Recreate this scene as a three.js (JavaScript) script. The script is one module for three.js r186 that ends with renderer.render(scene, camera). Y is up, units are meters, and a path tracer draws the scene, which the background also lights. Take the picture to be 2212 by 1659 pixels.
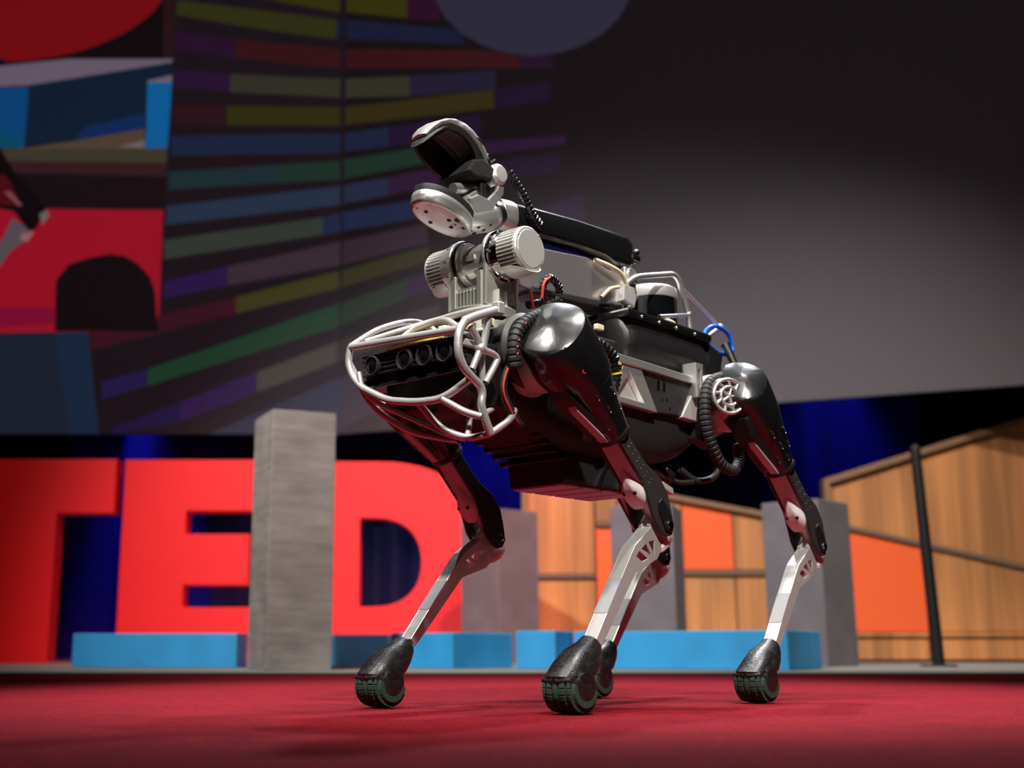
import * as THREE from 'three';
import { mergeGeometries, toCreasedNormals } from 'three/addons/utils/BufferGeometryUtils.js';
import { RoundedBoxGeometry } from 'three/addons/geometries/RoundedBoxGeometry.js';

// ---------------------------------------------------------------- camera, sky, exposure
const scene = new THREE.Scene();
scene.background = new THREE.Color(0x000000);
const FOCAL = 2639;                                   // in pixels of a 2212 x 1659 frame
const camera = new THREE.PerspectiveCamera(2 * Math.atan(829.5 / FOCAL) * 180 / Math.PI, 2212 / 1659, 0.05, 80);
camera.position.set(0, 0.12, 0);
camera.rotation.x = Math.atan(570.5 / FOCAL);
camera.setViewOffset(2212, 1659, 146, 0, 2212, 1659);
camera.focus = 2.5;
camera.userData.fStop = 2.7;
const renderer = new THREE.WebGLRenderer({ antialias: true });
renderer.toneMapping = THREE.LinearToneMapping;
renderer.toneMappingExposure = 1.0;
renderer.shadowMap.enabled = true;

// ---------------------------------------------------------------- helpers
let seed = 20170424;
const rnd = () => { seed = (seed * 1664525 + 1013904223) >>> 0; return seed / 4294967296; };
const used = {};
function numbered(name) { const n = used[name] = (used[name] ?? -1) + 1; return n ? `${name}_${String(n).padStart(3, '0')}` : name; }
function shade(o) { o.castShadow = true; o.receiveShadow = true; return o; }
function tag(o, label, category, group, kind) {
  if (label) o.userData.label = label;
  if (category) o.userData.category = category;
  if (group) o.userData.group = group;
  if (kind) o.userData.kind = kind;
  return o;
}
function thing(name, label, category, pos = [0, 0, 0], turn = 0, group, kind) {
  const g = new THREE.Group(); g.name = numbered(name); g.position.set(...pos); g.rotation.y = turn; scene.add(g);
  return tag(g, label, category, group, kind);
}
function part(name, geos, mat, parent, label) {
  const list = [].concat(geos);
  const g = list.length > 1 ? mergeGeometries(list.map((q) => { q = q.index ? q.toNonIndexed() : q; for (const k of Object.keys(q.attributes)) if (!['position', 'normal', 'uv'].includes(k)) q.deleteAttribute(k); if (!q.attributes.uv) q.setAttribute('uv', new THREE.BufferAttribute(new Float32Array(q.attributes.position.count * 2), 2)); return q; })) : list[0];
  const m = shade(new THREE.Mesh(g, mat)); m.name = name; parent.add(m);
  if (label) m.userData.label = label;
  return m;
}
function top(name, geos, mat, label, category, group, kind) {
  const m = part(numbered(name), geos, mat, scene);
  return tag(m, label, category, group, kind);
}
const V = (x, y, z) => new THREE.Vector3(x, y, z);
const mv = (g, x = 0, y = 0, z = 0) => g.translate(x, y, z);
function box(x0, x1, y0, y1, z0, z1, r = 0) {
  const w = x1 - x0, h = y1 - y0, d = z1 - z0;
  const g = r ? new RoundedBoxGeometry(w, h, d, 2, Math.min(r, w / 2.01, h / 2.01, d / 2.01)) : new THREE.BoxGeometry(w, h, d);
  return g.translate((x0 + x1) / 2, (y0 + y1) / 2, (z0 + z1) / 2);
}
// tube through points, corners rounded with radius b
function bent(pts, r, b = 0.03, seg = 10, closed = false) {
  const p = pts.map((q) => q.isVector3 ? q : V(...q)), path = new THREE.CurvePath();
  let last = p[0];
  for (let i = 1; i < p.length - 1; i++) {
    const A = p[i].clone().sub(p[i - 1]), B = p[i + 1].clone().sub(p[i]);
    const k = Math.min(b, A.length() * 0.48, B.length() * 0.48);
    const a = p[i].clone().addScaledVector(A.normalize(), -k), c = p[i].clone().addScaledVector(B.normalize(), k);
    if (a.distanceTo(last) > 1e-4) path.add(new THREE.LineCurve3(last, a));
    path.add(new THREE.QuadraticBezierCurve3(a, p[i], c)); last = c;
  }
  path.add(new THREE.LineCurve3(last, p[p.length - 1]));
  const n = Math.max(6, path.curves.length * 7);
  return new THREE.TubeGeometry(path, n, r, seg, closed);
}
function smooth(pts, r, n = 40, seg = 8, closed = false) {
  return new THREE.TubeGeometry(new THREE.CatmullRomCurve3(pts.map((q) => V(...q)), closed, 'centripetal'), n, r, seg, closed);
}
function ball(x, y, z, r, w = 10) { return new THREE.SphereGeometry(r, w, Math.max(6, w >> 1)).translate(x, y, z); }
// cylinder between two points
function rod(a, b, r, r2 = r, seg = 16) {
  const A = V(...a), B = V(...b), d = B.clone().sub(A);
  const g = new THREE.CylinderGeometry(r2, r, d.length(), seg, 1);
  g.applyQuaternion(new THREE.Quaternion().setFromUnitVectors(V(0, 1, 0), d.clone().normalize()));
  return g.translate((A.x + B.x) / 2, (A.y + B.y) / 2, (A.z + B.z) / 2);
}
// solid of revolution about the z direction: profile [[z, r], ...]
function turned(profile, x, y, seg = 40) {
  const g = new THREE.LatheGeometry(profile.map(([z, r]) => new THREE.Vector2(Math.max(r, 1e-4), z)), seg);
  return toCreasedNormals(g.rotateX(Math.PI / 2), 0.7).translate(x, y, 0);
}
// outline in the x-y plane pushed out along z
function plate(pts, z0, z1, bevel = 0.002, holes = []) {
  const s = new THREE.Shape(pts.map(([x, y]) => new THREE.Vector2(x, y)));
  for (const h of holes) s.holes.push(new THREE.Path(h.map(([x, y]) => new THREE.Vector2(x, y))));
  const b = Math.min(bevel, (z1 - z0) * 0.45);
  return new THREE.ExtrudeGeometry(s, { depth: z1 - z0 - 2 * b, bevelEnabled: b > 0, bevelSize: b, bevelThickness: b, bevelOffset: -b, bevelSegments: 2, curveSegments: 8 }).translate(0, 0, z0 + b);
}
const ring2 = (cx, cy, r, n = 12, k = 1) => Array.from({ length: n }, (_, i) => [cx + r * k * Math.cos(i / n * 2 * Math.PI), cy + r * Math.sin(i / n * 2 * Math.PI)]);
// skin over rings of points (each ring: same count), both ends closed
function loft(rings, crease = 0.9, caps = true) {
  const n = rings[0].length, pos = [], idx = [], uv = [];
  rings.forEach((r, i) => r.forEach((p, j) => { pos.push(p[0], p[1], p[2]); uv.push(j / n, i / (rings.length - 1)); }));
  for (let i = 0; i < rings.length - 1; i++) for (let j = 0; j < n; j++) {
    const a = i * n + j, b = i * n + (j + 1) % n, c = a + n, d = b + n;
    idx.push(a, b, d, a, d, c);
  }
  if (caps) for (const [i, flip] of [[0, 1], [rings.length - 1, 0]]) {
    const c = [0, 1, 2].map((k) => rings[i].reduce((s, p) => s + p[k], 0) / n), at = pos.length / 3;
    pos.push(...c); uv.push(0, 0);
    for (let j = 0; j < n; j++) { const a = i * n + j, b = i * n + (j + 1) % n; flip ? idx.push(at, b, a) : idx.push(at, a, b); }
  }
  const g = new THREE.BufferGeometry();
  g.setAttribute('position', new THREE.Float32BufferAttribute(pos, 3)); g.setAttribute('uv', new THREE.Float32BufferAttribute(uv, 2)); g.setIndex(idx);
  return toCreasedNormals(g, crease);
}
// rounded-square ring: centre c, half axes along vectors a and b, exponent p
function superRing(c, a, b, p = 2, n = 28) {
  return Array.from({ length: n }, (_, i) => {
    const t = i / n * 2 * Math.PI, C = Math.cos(t), S = Math.sin(t);
    const u = Math.sign(C) * Math.abs(C) ** (2 / p), v = Math.sign(S) * Math.abs(S) ** (2 / p);
    return [0, 1, 2].map((k) => c[k] + a[k] * u + b[k] * v);
  });
}
// corrugated hose along points: ribs of the given pitch
function hose(pts, r, depth, pitch, seg = 14) {
  const curve = new THREE.CatmullRomCurve3(pts.map((q) => V(...q)), false, 'centripetal'), len = curve.getLength();
  const n = Math.round(len / pitch) * 6, fr = curve.computeFrenetFrames(n, false), rings = [];
  for (let i = 0; i <= n; i++) {
    const p = curve.getPointAt(i / n), w = i % 6, rr = r - (w === 0 || w === 5 ? depth : 0);
    rings.push(Array.from({ length: seg }, (_, j) => { const t = j / seg * 2 * Math.PI, d = fr.normals[i].clone().multiplyScalar(Math.cos(t) * rr).addScaledVector(fr.binormals[i], Math.sin(t) * rr); return [p.x + d.x, p.y + d.y, p.z + d.z]; }));
  }
  return loft(rings, 0.5);
}

// ---------------------------------------------------------------- materials
function noiseTexture(w, h, fn, srgb) {
  const d = new Uint8Array(w * h * 4);
  for (let y = 0; y < h; y++) for (let x = 0; x < w; x++) { const c = fn(x, y), i = (y * w + x) * 4; for (let k = 0; k < 3; k++) d[i + k] = Math.max(0, Math.min(255, c[k] ?? c[0])); d[i + 3] = 255; }
  const t = new THREE.DataTexture(d, w, h); t.wrapS = t.wrapT = THREE.RepeatWrapping; t.magFilter = THREE.LinearFilter; t.minFilter = THREE.LinearMipmapLinearFilter; t.generateMipmaps = true;
  if (srgb) t.colorSpace = THREE.SRGBColorSpace; t.needsUpdate = true; return t;
}
// tiling value noise
function valueNoise(cx, cy) {
  const g = Array.from({ length: cx * cy }, rnd);
  return (u, v) => {
    const x = ((u % 1) + 1) % 1 * cx, y = ((v % 1) + 1) % 1 * cy, i = Math.floor(x), j = Math.floor(y), s = (t) => t * t * (3 - 2 * t), a = s(x - i), b = s(y - j);
    const q = (m, n) => g[(n % cy) * cx + m % cx];
    return (q(i, j) * (1 - a) + q(i + 1, j) * a) * (1 - b) + (q(i, j + 1) * (1 - a) + q(i + 1, j + 1) * a) * b;
  };
}
const std = (o) => new THREE.MeshStandardMaterial(o), phys = (o) => new THREE.MeshPhysicalMaterial(o);
const lin = (r, g, b) => new THREE.Color().setRGB(r, g, b);

const nA = valueNoise(8, 8), nB = valueNoise(32, 32), nC = valueNoise(128, 128);
const scuffTex = noiseTexture(256, 256, (x, y) => { const u = x / 256, v = y / 256; return [90 + 90 * nA(u, v) * nB(u, v) + 50 * nC(u, v)]; });
const speckTex = noiseTexture(512, 512, (x, y) => { const u = x / 512, v = y / 512; const s = nA(u, v) * 0.5 + nB(u, v) * 0.5, k = rnd(); const d = k > 0.95 && s > 0.47 ? 40 + 110 * rnd() : 0; return [20 + d, 20 + d, 21 + d]; }, true);
const M = {
  aluminium: std({ color: lin(0.8, 0.79, 0.76), metalness: 0.85, roughness: 0.38 }),
  anodised: std({ color: lin(0.82, 0.81, 0.73), metalness: 0.75, roughness: 0.34 }),
  brushed: std({ color: lin(0.72, 0.68, 0.7), metalness: 0.9, roughness: 0.42 }),
  tape: std({ color: lin(0.3, 0.3, 0.31), roughness: 0.4 }),
  castAluminium: std({ color: lin(0.66, 0.65, 0.62), metalness: 0.5, roughness: 0.48 }),
  polished: std({ color: lin(0.85, 0.85, 0.87), metalness: 1, roughness: 0.12 }),
  cage: std({ color: lin(0.6, 0.58, 0.57), metalness: 0.55, roughness: 0.42 }),
  steel: std({ color: lin(0.45, 0.45, 0.46), metalness: 1, roughness: 0.28 }),
  gloss: phys({ color: lin(0.008, 0.008, 0.009), roughness: 0.26, clearcoat: 0.5, clearcoatRoughness: 0.12 }),
  satin: std({ color: lin(0.008, 0.0078, 0.008), roughness: 0.42 }),
  matte: std({ color: lin(0.008, 0.008, 0.008), roughness: 0.6 }),
  shin: std({ color: lin(0.74, 0.73, 0.7), metalness: 0.62, roughness: 0.4 }),
  hull: std({ color: lin(0.01, 0.009, 0.009), roughness: 0.7 }),
  flock: std({ color: lin(0.008, 0.008, 0.008), roughness: 0.92 }),
  charcoal: std({ color: lin(0.026, 0.024, 0.024), roughness: 0.5 }),
  rubber: std({ color: lin(0.013, 0.013, 0.013), roughness: 0.6 }),
  green: std({ color: lin(0.017, 0.048, 0.031), roughness: 0.75 }),
  boot: phys({ color: lin(0.9, 0.9, 0.9), map: speckTex, roughness: 0.8, roughnessMap: scuffTex, bumpMap: scuffTex, bumpScale: 0.002, clearcoat: 0.12, clearcoatRoughness: 0.3 }),
  porcelain: std({ color: lin(0.8, 0.76, 0.76), roughness: 0.3 }),
  panelGrey: std({ color: lin(0.5, 0.46, 0.46), roughness: 0.45 }),
  glassBlack: phys({ color: lin(0.004, 0.004, 0.005), roughness: 0.04, clearcoat: 1 }),
  yellow: std({ color: lin(0.8, 0.6, 0.05), roughness: 0.5 }),
  amber: std({ color: lin(0.85, 0.42, 0.02), roughness: 0.5 }),
  redWire: std({ color: lin(0.65, 0.04, 0.03), roughness: 0.5 }),
  blueWire: std({ color: lin(0.01, 0.12, 0.7), roughness: 0.4 }),
  cream: std({ color: lin(0.75, 0.65, 0.45), roughness: 0.5 }),
  greenTape: std({ color: lin(0.02, 0.5, 0.14), roughness: 0.6 }),
};

// ---------------------------------------------------------------- the stage
function structure(name, geos, mat) { const m = part(name, geos, mat, scene); m.userData.kind = 'structure'; return m; }
const darkPaint = std({ color: lin(0.03, 0.03, 0.032), roughness: 0.9 });
const stageFloor = std({ color: lin(0.05, 0.05, 0.055), roughness: 0.6 });
structure('floor', box(-13, 13, -0.3, -0.012, -14, 17), stageFloor);
structure('ceiling', box(-13, 13, 9, 9.3, -14, 17), darkPaint);
structure('wall_back', box(-13, 13, -0.3, 9.3, -14.3, -14), darkPaint);
structure('wall_front', box(-13, 13, -0.3, 9.3, 17, 17.3), darkPaint);
structure('wall_left', box(-13.3, -13, -0.3, 9.3, -14, 17), darkPaint);
structure('wall_right', box(13, 13.3, -0.3, 9.3, -14, 17), darkPaint);

// red carpet: a large disc that lies flush on the stage floor
{
  const c1 = valueNoise(24, 24), c2 = valueNoise(256, 256), c3 = valueNoise(6, 6);
  const col = noiseTexture(1024, 1024, (x, y) => { const u = x / 1024, v = y / 1024, s = 0.8 + 0.1 * c1(u, v) + 0.07 * c3(u, v) + 0.34 * (c2(u, v) - 0.5) + 0.3 * (rnd() - 0.5), sp = rnd() > 0.9985 ? 60 : 0; return [126 * s + sp, 13 * s + sp, 29 * s + sp]; }, true);
  const bump = noiseTexture(1024, 1024, (x, y) => [255 * (0.5 * c2(x / 1024, y / 1024) + 0.5 * rnd())]);
  const m = phys({ map: col, bumpMap: bump, bumpScale: 0.004, roughness: 0.95, specularIntensity: 0.25 });
  const g = new THREE.CylinderGeometry(9.6, 9.6, 0.012, 128, 1).translate(0, -0.006, 0);
  const p = g.attributes.position, uv = g.attributes.uv;
  for (let i = 0; i < p.count; i++) uv.setXY(i, p.getX(i) / 1.1, p.getZ(i) / 1.1);
  const o = top('carpet', g, m, 'round red carpet covering the stage floor under the robot', 'carpet');
  o.position.set(0.3, 0, 3.75);
}
// low stage platform behind the carpet
{
  const m = std({ color: lin(0.33, 0.34, 0.32), roughness: 0.7 }), dk = std({ color: lin(0.03, 0.03, 0.03), roughness: 0.8 });
  const o = thing('platform', 'low grey stage platform that carries the letters and boxes', 'platform', [0, 0, 0], 0, null, 'structure');
  part('deck', box(-9, 9, 0.003, 0.015, -13.2, -5.95, 0.003), m, o); part('riser', box(-9, 9, -0.012, 0.003, -13.2, -5.98), dk, o);
}

// pleated blue curtain
{
  const o = [], n = 900, W = 17, z0 = -12.4, pos = [], idx = [], uv = [];
  const f1 = Array.from({ length: 60 }, rnd);
  for (let i = 0; i <= n; i++) {
    const x = -8 + W * i / n, k = x * 2.4 + 0.9 * Math.sin(x * 0.9) + 0.6 * Math.sin(x * 2.3 + 1), z = z0 + 0.11 * Math.sin(k * Math.PI) + 0.04 * Math.sin(k * 2.37 + 1) + 0.02 * Math.sin(x * 21);
    for (const y of [0.015, 3.4]) { pos.push(x, y, z); uv.push(x, y); }
    if (i < n) { const a = i * 2; idx.push(a, a + 2, a + 3, a, a + 3, a + 1); }
  }
  const g = new THREE.BufferGeometry(); g.setAttribute('position', new THREE.Float32BufferAttribute(pos, 3)); g.setAttribute('uv', new THREE.Float32BufferAttribute(uv, 2)); g.setIndex(idx); g.computeVertexNormals();
  const m = phys({ color: lin(0.006, 0.006, 0.075), roughness: 0.85, side: THREE.DoubleSide, sheen: 0.3, sheenColor: lin(0.05, 0.05, 0.6) });
  top('stage_curtain', g, m, 'dark blue pleated curtain hanging behind the red letters', 'curtain');
}

// projected picture: colour and outline of each field, metres on the screen
const pictureLeft = [
['4c4c14',[2.54,4.82,3.08,4.67,3.63,4.54,4.17,4.44,4.17,4.22,3.63,4.32,3.09,4.46,2.55,4.61]],
['464820',[2.56,4.35,3.09,4.28,3.61,4.21,4.14,4.14,4.14,3.93,3.62,4,3.09,4.09,2.56,4.19]],
['232d50',[4.14,4.14,4.18,4.13,4.18,3.93,4.14,3.93]],
['3c1941',[2.56,4.02,3.16,3.93,3.16,3.73,2.57,3.82]],
['501e23',[3.16,3.93,3.67,3.87,4.18,3.82,4.19,3.62,3.67,3.67,3.16,3.73]],
['3c1e4b',[2.57,3.61,3.12,3.56,3.12,3.37,2.57,3.42]],
['4b4b3c',[3.12,3.56,3.65,3.53,4.19,3.51,4.19,3.31,3.66,3.34,3.12,3.37]],
['411e28',[2.57,3.24,3.09,3.23,3.1,3.02,2.58,3.03]],
['464419',[3.09,3.23,3.64,3.22,4.19,3.21,4.2,3.02,3.65,3.02,3.1,3.02]],
['28375a',[2.57,2.91,3.11,2.92,3.65,2.93,4.2,2.93,4.2,2.74,3.66,2.73,3.12,2.72,2.58,2.71]],
['28464b',[2.56,2.55,3.09,2.58,3.63,2.62,3.63,2.43,3.1,2.4,2.57,2.36]],
['284b3c',[3.63,2.62,4.2,2.66,4.21,2.47,3.63,2.43]],
['374b69',[2.56,2.2,2.97,2.25,3.38,2.3,3.79,2.35,4.21,2.4,4.21,2.21,3.8,2.16,3.39,2.11,2.97,2.06,2.56,2.01]],
['4b554b',[2.55,1.86,3.05,1.94,3.55,2.01,4.05,2.09,4.05,1.91,3.55,1.83,3.06,1.75,2.56,1.67]],
['2d3c64',[4.05,2.09,4.21,2.13,4.22,1.94,4.05,1.91]],
['3c2364',[2.57,1.45,3.16,1.6,3.17,1.41,2.57,1.29]],
['554150',[3.16,1.6,3.69,1.72,4.22,1.85,4.22,1.61,3.7,1.51,3.17,1.41]],
['501e2d',[1.91,0.94,2.35,1.07,2.8,1.19,3.25,1.3,3.26,1.14,2.81,1.02,2.36,0.9,1.92,0.78]],
['555528',[3.25,1.3,3.73,1.43,4.2,1.55,4.2,1.38,3.73,1.26,3.26,1.14]],
['464623',[4.2,1.55,4.22,1.56,4.23,1.39,4.2,1.38]],
['322864',[2.04,0.49,2.46,0.61,2.47,0.45,2.05,0.32]],
['28553c',[2.46,0.61,2.89,0.76,3.33,0.92,3.76,1.08,4.2,1.23,4.21,1.01,3.77,0.87,3.33,0.73,2.9,0.59,2.47,0.45]],
['2d4632',[4.2,1.23,4.23,1.24,4.23,1.02,4.21,1.01]],
['2d235a',[2.17,0.06,2.77,0.3,2.78,0.11,2.18,-0.01]],
['412364',[2.77,0.3,3.47,0.58,3.48,0.39,2.78,0.11]],
['5f5a50',[3.47,0.58,4.2,0.87,4.2,0.67,3.48,0.39]],
['44403c',[4.2,0.87,4.23,0.88,4.24,0.69,4.2,0.67]],
['2a3448',[0.81,0.96,1.61,0.96,1.82,-0.01,0.89,-0.01]],
['223c5c',[1.58,0.96,1.89,0.96,2.05,-0.01,1.78,-0.01]],
['38405e',[3.02,-0.01,4.15,0.49,4.24,0.52,4.25,-0.01]],
['181216',[0.52,4.55,2.51,4.55,2.55,3.73,0.59,3.68]],
['3a2024',[2.42,4.55,2.53,4.55,2.55,3.72,2.45,3.72]],
['a8151c',[0.51,4.65,2.49,4.65,2.48,4.56,2.46,4.46,2.42,4.37,2.37,4.28,2.3,4.19,2.21,4.11,2.11,4.03,2,3.96,1.87,3.9,1.74,3.84,1.59,3.79,1.44,3.75,1.28,3.72,1.11,3.7,0.94,3.69,0.77,3.68,0.59,3.68]],
['131c34',[0.58,3.72,0.9,3.72,0.94,3.67,0.59,3.63]],
['98859b',[0.59,3.61,1.18,3.68,1.53,3.72,2.55,3.72,2.54,3.68,1.16,3.44,0.61,3.42]],
['16304c',[1.16,3.44,2.54,3.67,2.55,3.52,2.31,3.49,2.31,2.99,1.68,2.86,1.16,2.8]],
['163f80',[1.66,2.88,1.72,3,2.3,3.15,2.31,2.99,1.68,2.86]],
['9d8ea0',[2.31,3.49,2.55,3.55,2.55,3.46,2.31,3.45]],
['0d62ac',[0.61,3.43,1.16,3.42,1.16,2.79,0.66,2.79]],
['0a6a94',[0.63,3.15,1.16,2.84,1.15,2.79,0.66,2.79]],
['1088dc',[2.31,3.47,2.55,3.47,2.54,2.79,2.33,2.79]],
['75604a',[1.16,2.79,1.68,2.87,2.31,2.99,2.33,2.79,2.54,2.79,2.54,2.77,0.66,2.77]],
['a08c96',[2.06,2.8,2.31,2.87,2.32,2.79]],
['5a5540',[0.66,2.78,2.54,2.78,2.54,2.64,0.67,2.65]],
['4c2c30',[0.67,2.66,2.54,2.64,2.54,2.49,0.68,2.54]],
['24181f',[0.68,2.54,2.53,2.5,2.53,2.15,0.71,2.17]],
['dc1c38',[0.71,2.18,2.53,2.16,2.54,1.13,2.52,1.08,2.36,0.97,0.81,0.95]],
['b81448',[0.79,1.2,1.56,1.2,1.56,1.04,0.81,0.99]],
['1a1216',[1.58,0.97,1.56,1.31,1.56,1.47,1.67,1.62,1.84,1.68,2.04,1.72,2.19,1.7,2.32,1.62,2.44,1.49,2.49,1.35,2.52,1.08,2.55,0.97]],
['140e14',[0.66,2.76,0.93,2.78,1.08,2.55,1.23,2.41,1.41,2.17,1.33,1.97,1.26,1.95,1.11,2.15,0.71,2.22]],
['6e1420',[0.69,2.48,1,2.52,1.08,2.39,1.18,2.2,0.71,2.22]],
['b06a78',[1,2.34,1.06,2.35,1.19,2.2,1.15,2.2]],
['7c7078',[1.1,2.08,1.25,1.98,1.29,1.9,1.1,1.74,1.02,1.6,0.78,1.31,0.76,1.58,1.01,1.85]],
['c8909a',[1.19,1.92,1.32,1.95,1.27,1.85,1.2,1.85]],
['9a9090',[1.35,2.12,1.42,2.16,1.45,2.11,1.39,2.01]]];
const pictureWing = [
['4c4c14',[-0.08,4.46,0.65,4.24,0.65,4.02,-0.07,4.24]],
['40183a',[0.65,4.24,0.99,4.14,0.99,3.92,0.65,4.02]],
['232d50',[-0.07,4.15,0.6,3.96,1.23,3.78,1.23,3.63,0.6,3.79,-0.07,3.94]],
['501e23',[-0.07,3.83,0.42,3.74,0.89,3.64,1.34,3.55,1.78,3.45,1.78,3.28,1.34,3.37,0.89,3.45,0.42,3.54,-0.06,3.63]],
['361c3c',[1.78,3.45,2.09,3.37,2.09,3.22,1.78,3.28]],
['4b4b3c',[-0.06,3.52,0.68,3.41,0.68,3.2,-0.06,3.32]],
['322d4b',[0.68,3.41,1.12,3.36,1.55,3.31,1.55,3.12,1.12,3.16,0.68,3.2]],
['4b411c',[-0.05,3.22,0.49,3.18,1.02,3.15,1.53,3.12,1.53,2.93,1.02,2.96,0.5,2.99,-0.05,3.03]],
['2e1c40',[1.53,3.12,2.06,3.1,2.06,2.92,1.53,2.93]],
['28375a',[-0.05,2.94,0.46,2.93,0.47,2.73,-0.04,2.75]],
['321e46',[0.46,2.93,0.93,2.9,1.39,2.88,1.39,2.71,0.93,2.72,0.47,2.73]],
['284b3c',[-0.04,2.67,0.45,2.67,0.93,2.67,0.93,2.5,0.46,2.49,-0.04,2.47]],
['41234b',[1.44,2.62,2.2,2.56,2.2,2.47,1.44,2.49]],
['374164',[-0.04,2.41,0.47,2.42,0.47,2.24,-0.03,2.22]],
['462850',[0.47,2.42,0.99,2.44,0.99,2.27,0.47,2.24]],
['32203f',[1.59,2.42,2.15,2.4,2.14,2.22,1.59,2.24]],
['2d3c64',[-0.03,2.14,0.45,2.15,0.91,2.16,0.91,1.98,0.45,1.96,-0.03,1.95]],
['4a3847',[-0.03,1.85,0.43,1.88,0.87,1.91,0.87,1.72,0.43,1.67,-0.02,1.61]],
['464623',[-0.02,1.56,0.44,1.63,0.88,1.69,0.88,1.54,0.44,1.47,-0.02,1.39]],
['2d4632',[-0.01,1.24,0.67,1.4,0.67,1.22,-0.01,1.02]],
['3e2350',[0.67,1.4,1.12,1.49,1.12,1.32,0.67,1.22]],
['44403c',[-0.01,0.88,0.5,1.02,0.99,1.13,0.99,0.93,0.5,0.82,-0,0.69]],
['453a4c',[-0,0.52,0.58,0.68,1.21,0.83,1.21,0.49,0.01,0.05]],
['44435a',[2.85,3.92,2.81,3.74,2.72,3.59,2.57,3.47,2.37,3.39,2.15,3.36,1.9,3.38,1.66,3.46,1.42,3.58,1.22,3.74,1.05,3.93,0.95,4.14,0.92,4.35,0.95,4.55,1.05,4.71,1.22,4.84,1.43,4.91,1.67,4.93,1.93,4.89,2.18,4.8,2.41,4.67,2.6,4.5,2.74,4.32,2.82,4.12]],
['3a2446',[3.61,0.11,3.8,0.14,3.94,0.07,3.92,0,3.61,0.01]],
['3a2446',[1.92,1.91,2.35,1.98,2.36,1.72,2.01,1.64]]];

{
  function painted(list, w, h, mean) {
    const K = 190, c = document.createElement('canvas'); c.width = Math.round(w * K); c.height = Math.round(h * K);
    const x = c.getContext('2d'); x.fillStyle = mean; x.fillRect(0, 0, c.width, c.height);
    for (const [col, p] of list) { x.fillStyle = '#' + col; x.beginPath(); for (let i = 0; i < p.length; i += 2) x[i ? 'lineTo' : 'moveTo'](p[i] * K, (h - p[i + 1]) * K); x.closePath(); x.fill(); }
    const t = new THREE.CanvasTexture(c); t.colorSpace = THREE.SRGBColorSpace; return t;
  }
  const H = 6.2, WL = 4.24, WR = 7.4;
  const mk = (tex) => std({ color: lin(0.095, 0.086, 0.1), roughness: 0.9, emissive: lin(1, 1, 1), emissiveIntensity: 0.38, emissiveMap: tex });
  const o = thing('projection_screen', 'large folded projection screen with coloured bars and a live video picture', 'screen');
  const blank = std({ color: lin(0.05, 0.05, 0.05), roughness: 0.9 });
  const panel = (name, w, tex, x, z, turn) => {
    const b = box(0, w, 0, H, -0.06, -0.004);
    const q = part(name, b, blank, o); q.position.set(x, 2.03, z); q.rotation.y = turn;
    const face = new THREE.PlaneGeometry(w, H).translate(w / 2, H / 2, 0); part('picture', face, mk(tex), q);
  };
  panel('screen_panel', WL, painted(pictureLeft, WL, H, '#281f28'), -5.2, -11, 0);
  panel('screen_panel', WR, painted(pictureWing, WR, H, '#211b20'), -0.96, -11, -Math.atan2(2.14, 5.26));
}

// red letters T E D
{
  const m = std({ color: lin(0.76, 0.022, 0.032), roughness: 0.6 }), z0 = -9.4, z1 = -9.2, g = 'large red letters on the stage';
  const T = [[-3.85, 1.525], [-2.491, 1.525], [-2.491, 1.112], [-2.922, 1.112], [-2.922, 0.016], [-3.42, 0.016], [-3.42, 1.112], [-3.85, 1.112]];
  const E = [[-2.426, 1.52], [-1.42, 1.52], [-1.42, 1.131], [-1.945, 1.131], [-1.945, 0.957], [-1.46, 0.957], [-1.46, 0.578], [-1.945, 0.578], [-1.945, 0.416], [-1.40, 0.416], [-1.40, 0.016], [-2.426, 0.016]];
  top('letter_t', plate(T, z0, z1, 0.006), m, 'big red capital letter T standing at the stage edge', 'letter', g);
  top('letter_e', plate(E, z0, z1, 0.006), m, 'big red capital letter E between the T and D', 'letter', g);
  const arc = (x0, w, yc, h, n) => Array.from({ length: n + 1 }, (_, i) => { const t = Math.PI / 2 - Math.PI * i / n, c = Math.cos(t), s = Math.sin(t); return [x0 + w * c ** 0.8, yc + h * Math.sign(s) * Math.abs(s) ** 0.9]; });
  const D = [[-1.15, 1.506], ...arc(-0.55, 0.89, 0.761, 0.745, 28), [-1.15, 0.016]];
  const hole = [[-0.641, 1.086], ...arc(-0.55, 0.385, 0.75, 0.336, 24), [-0.641, 0.414]];
  top('letter_d', plate(D, z0, z1, 0.006, [hole]), m, 'big red capital letter D with a dark rounded hollow', 'letter', g);
}

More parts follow.
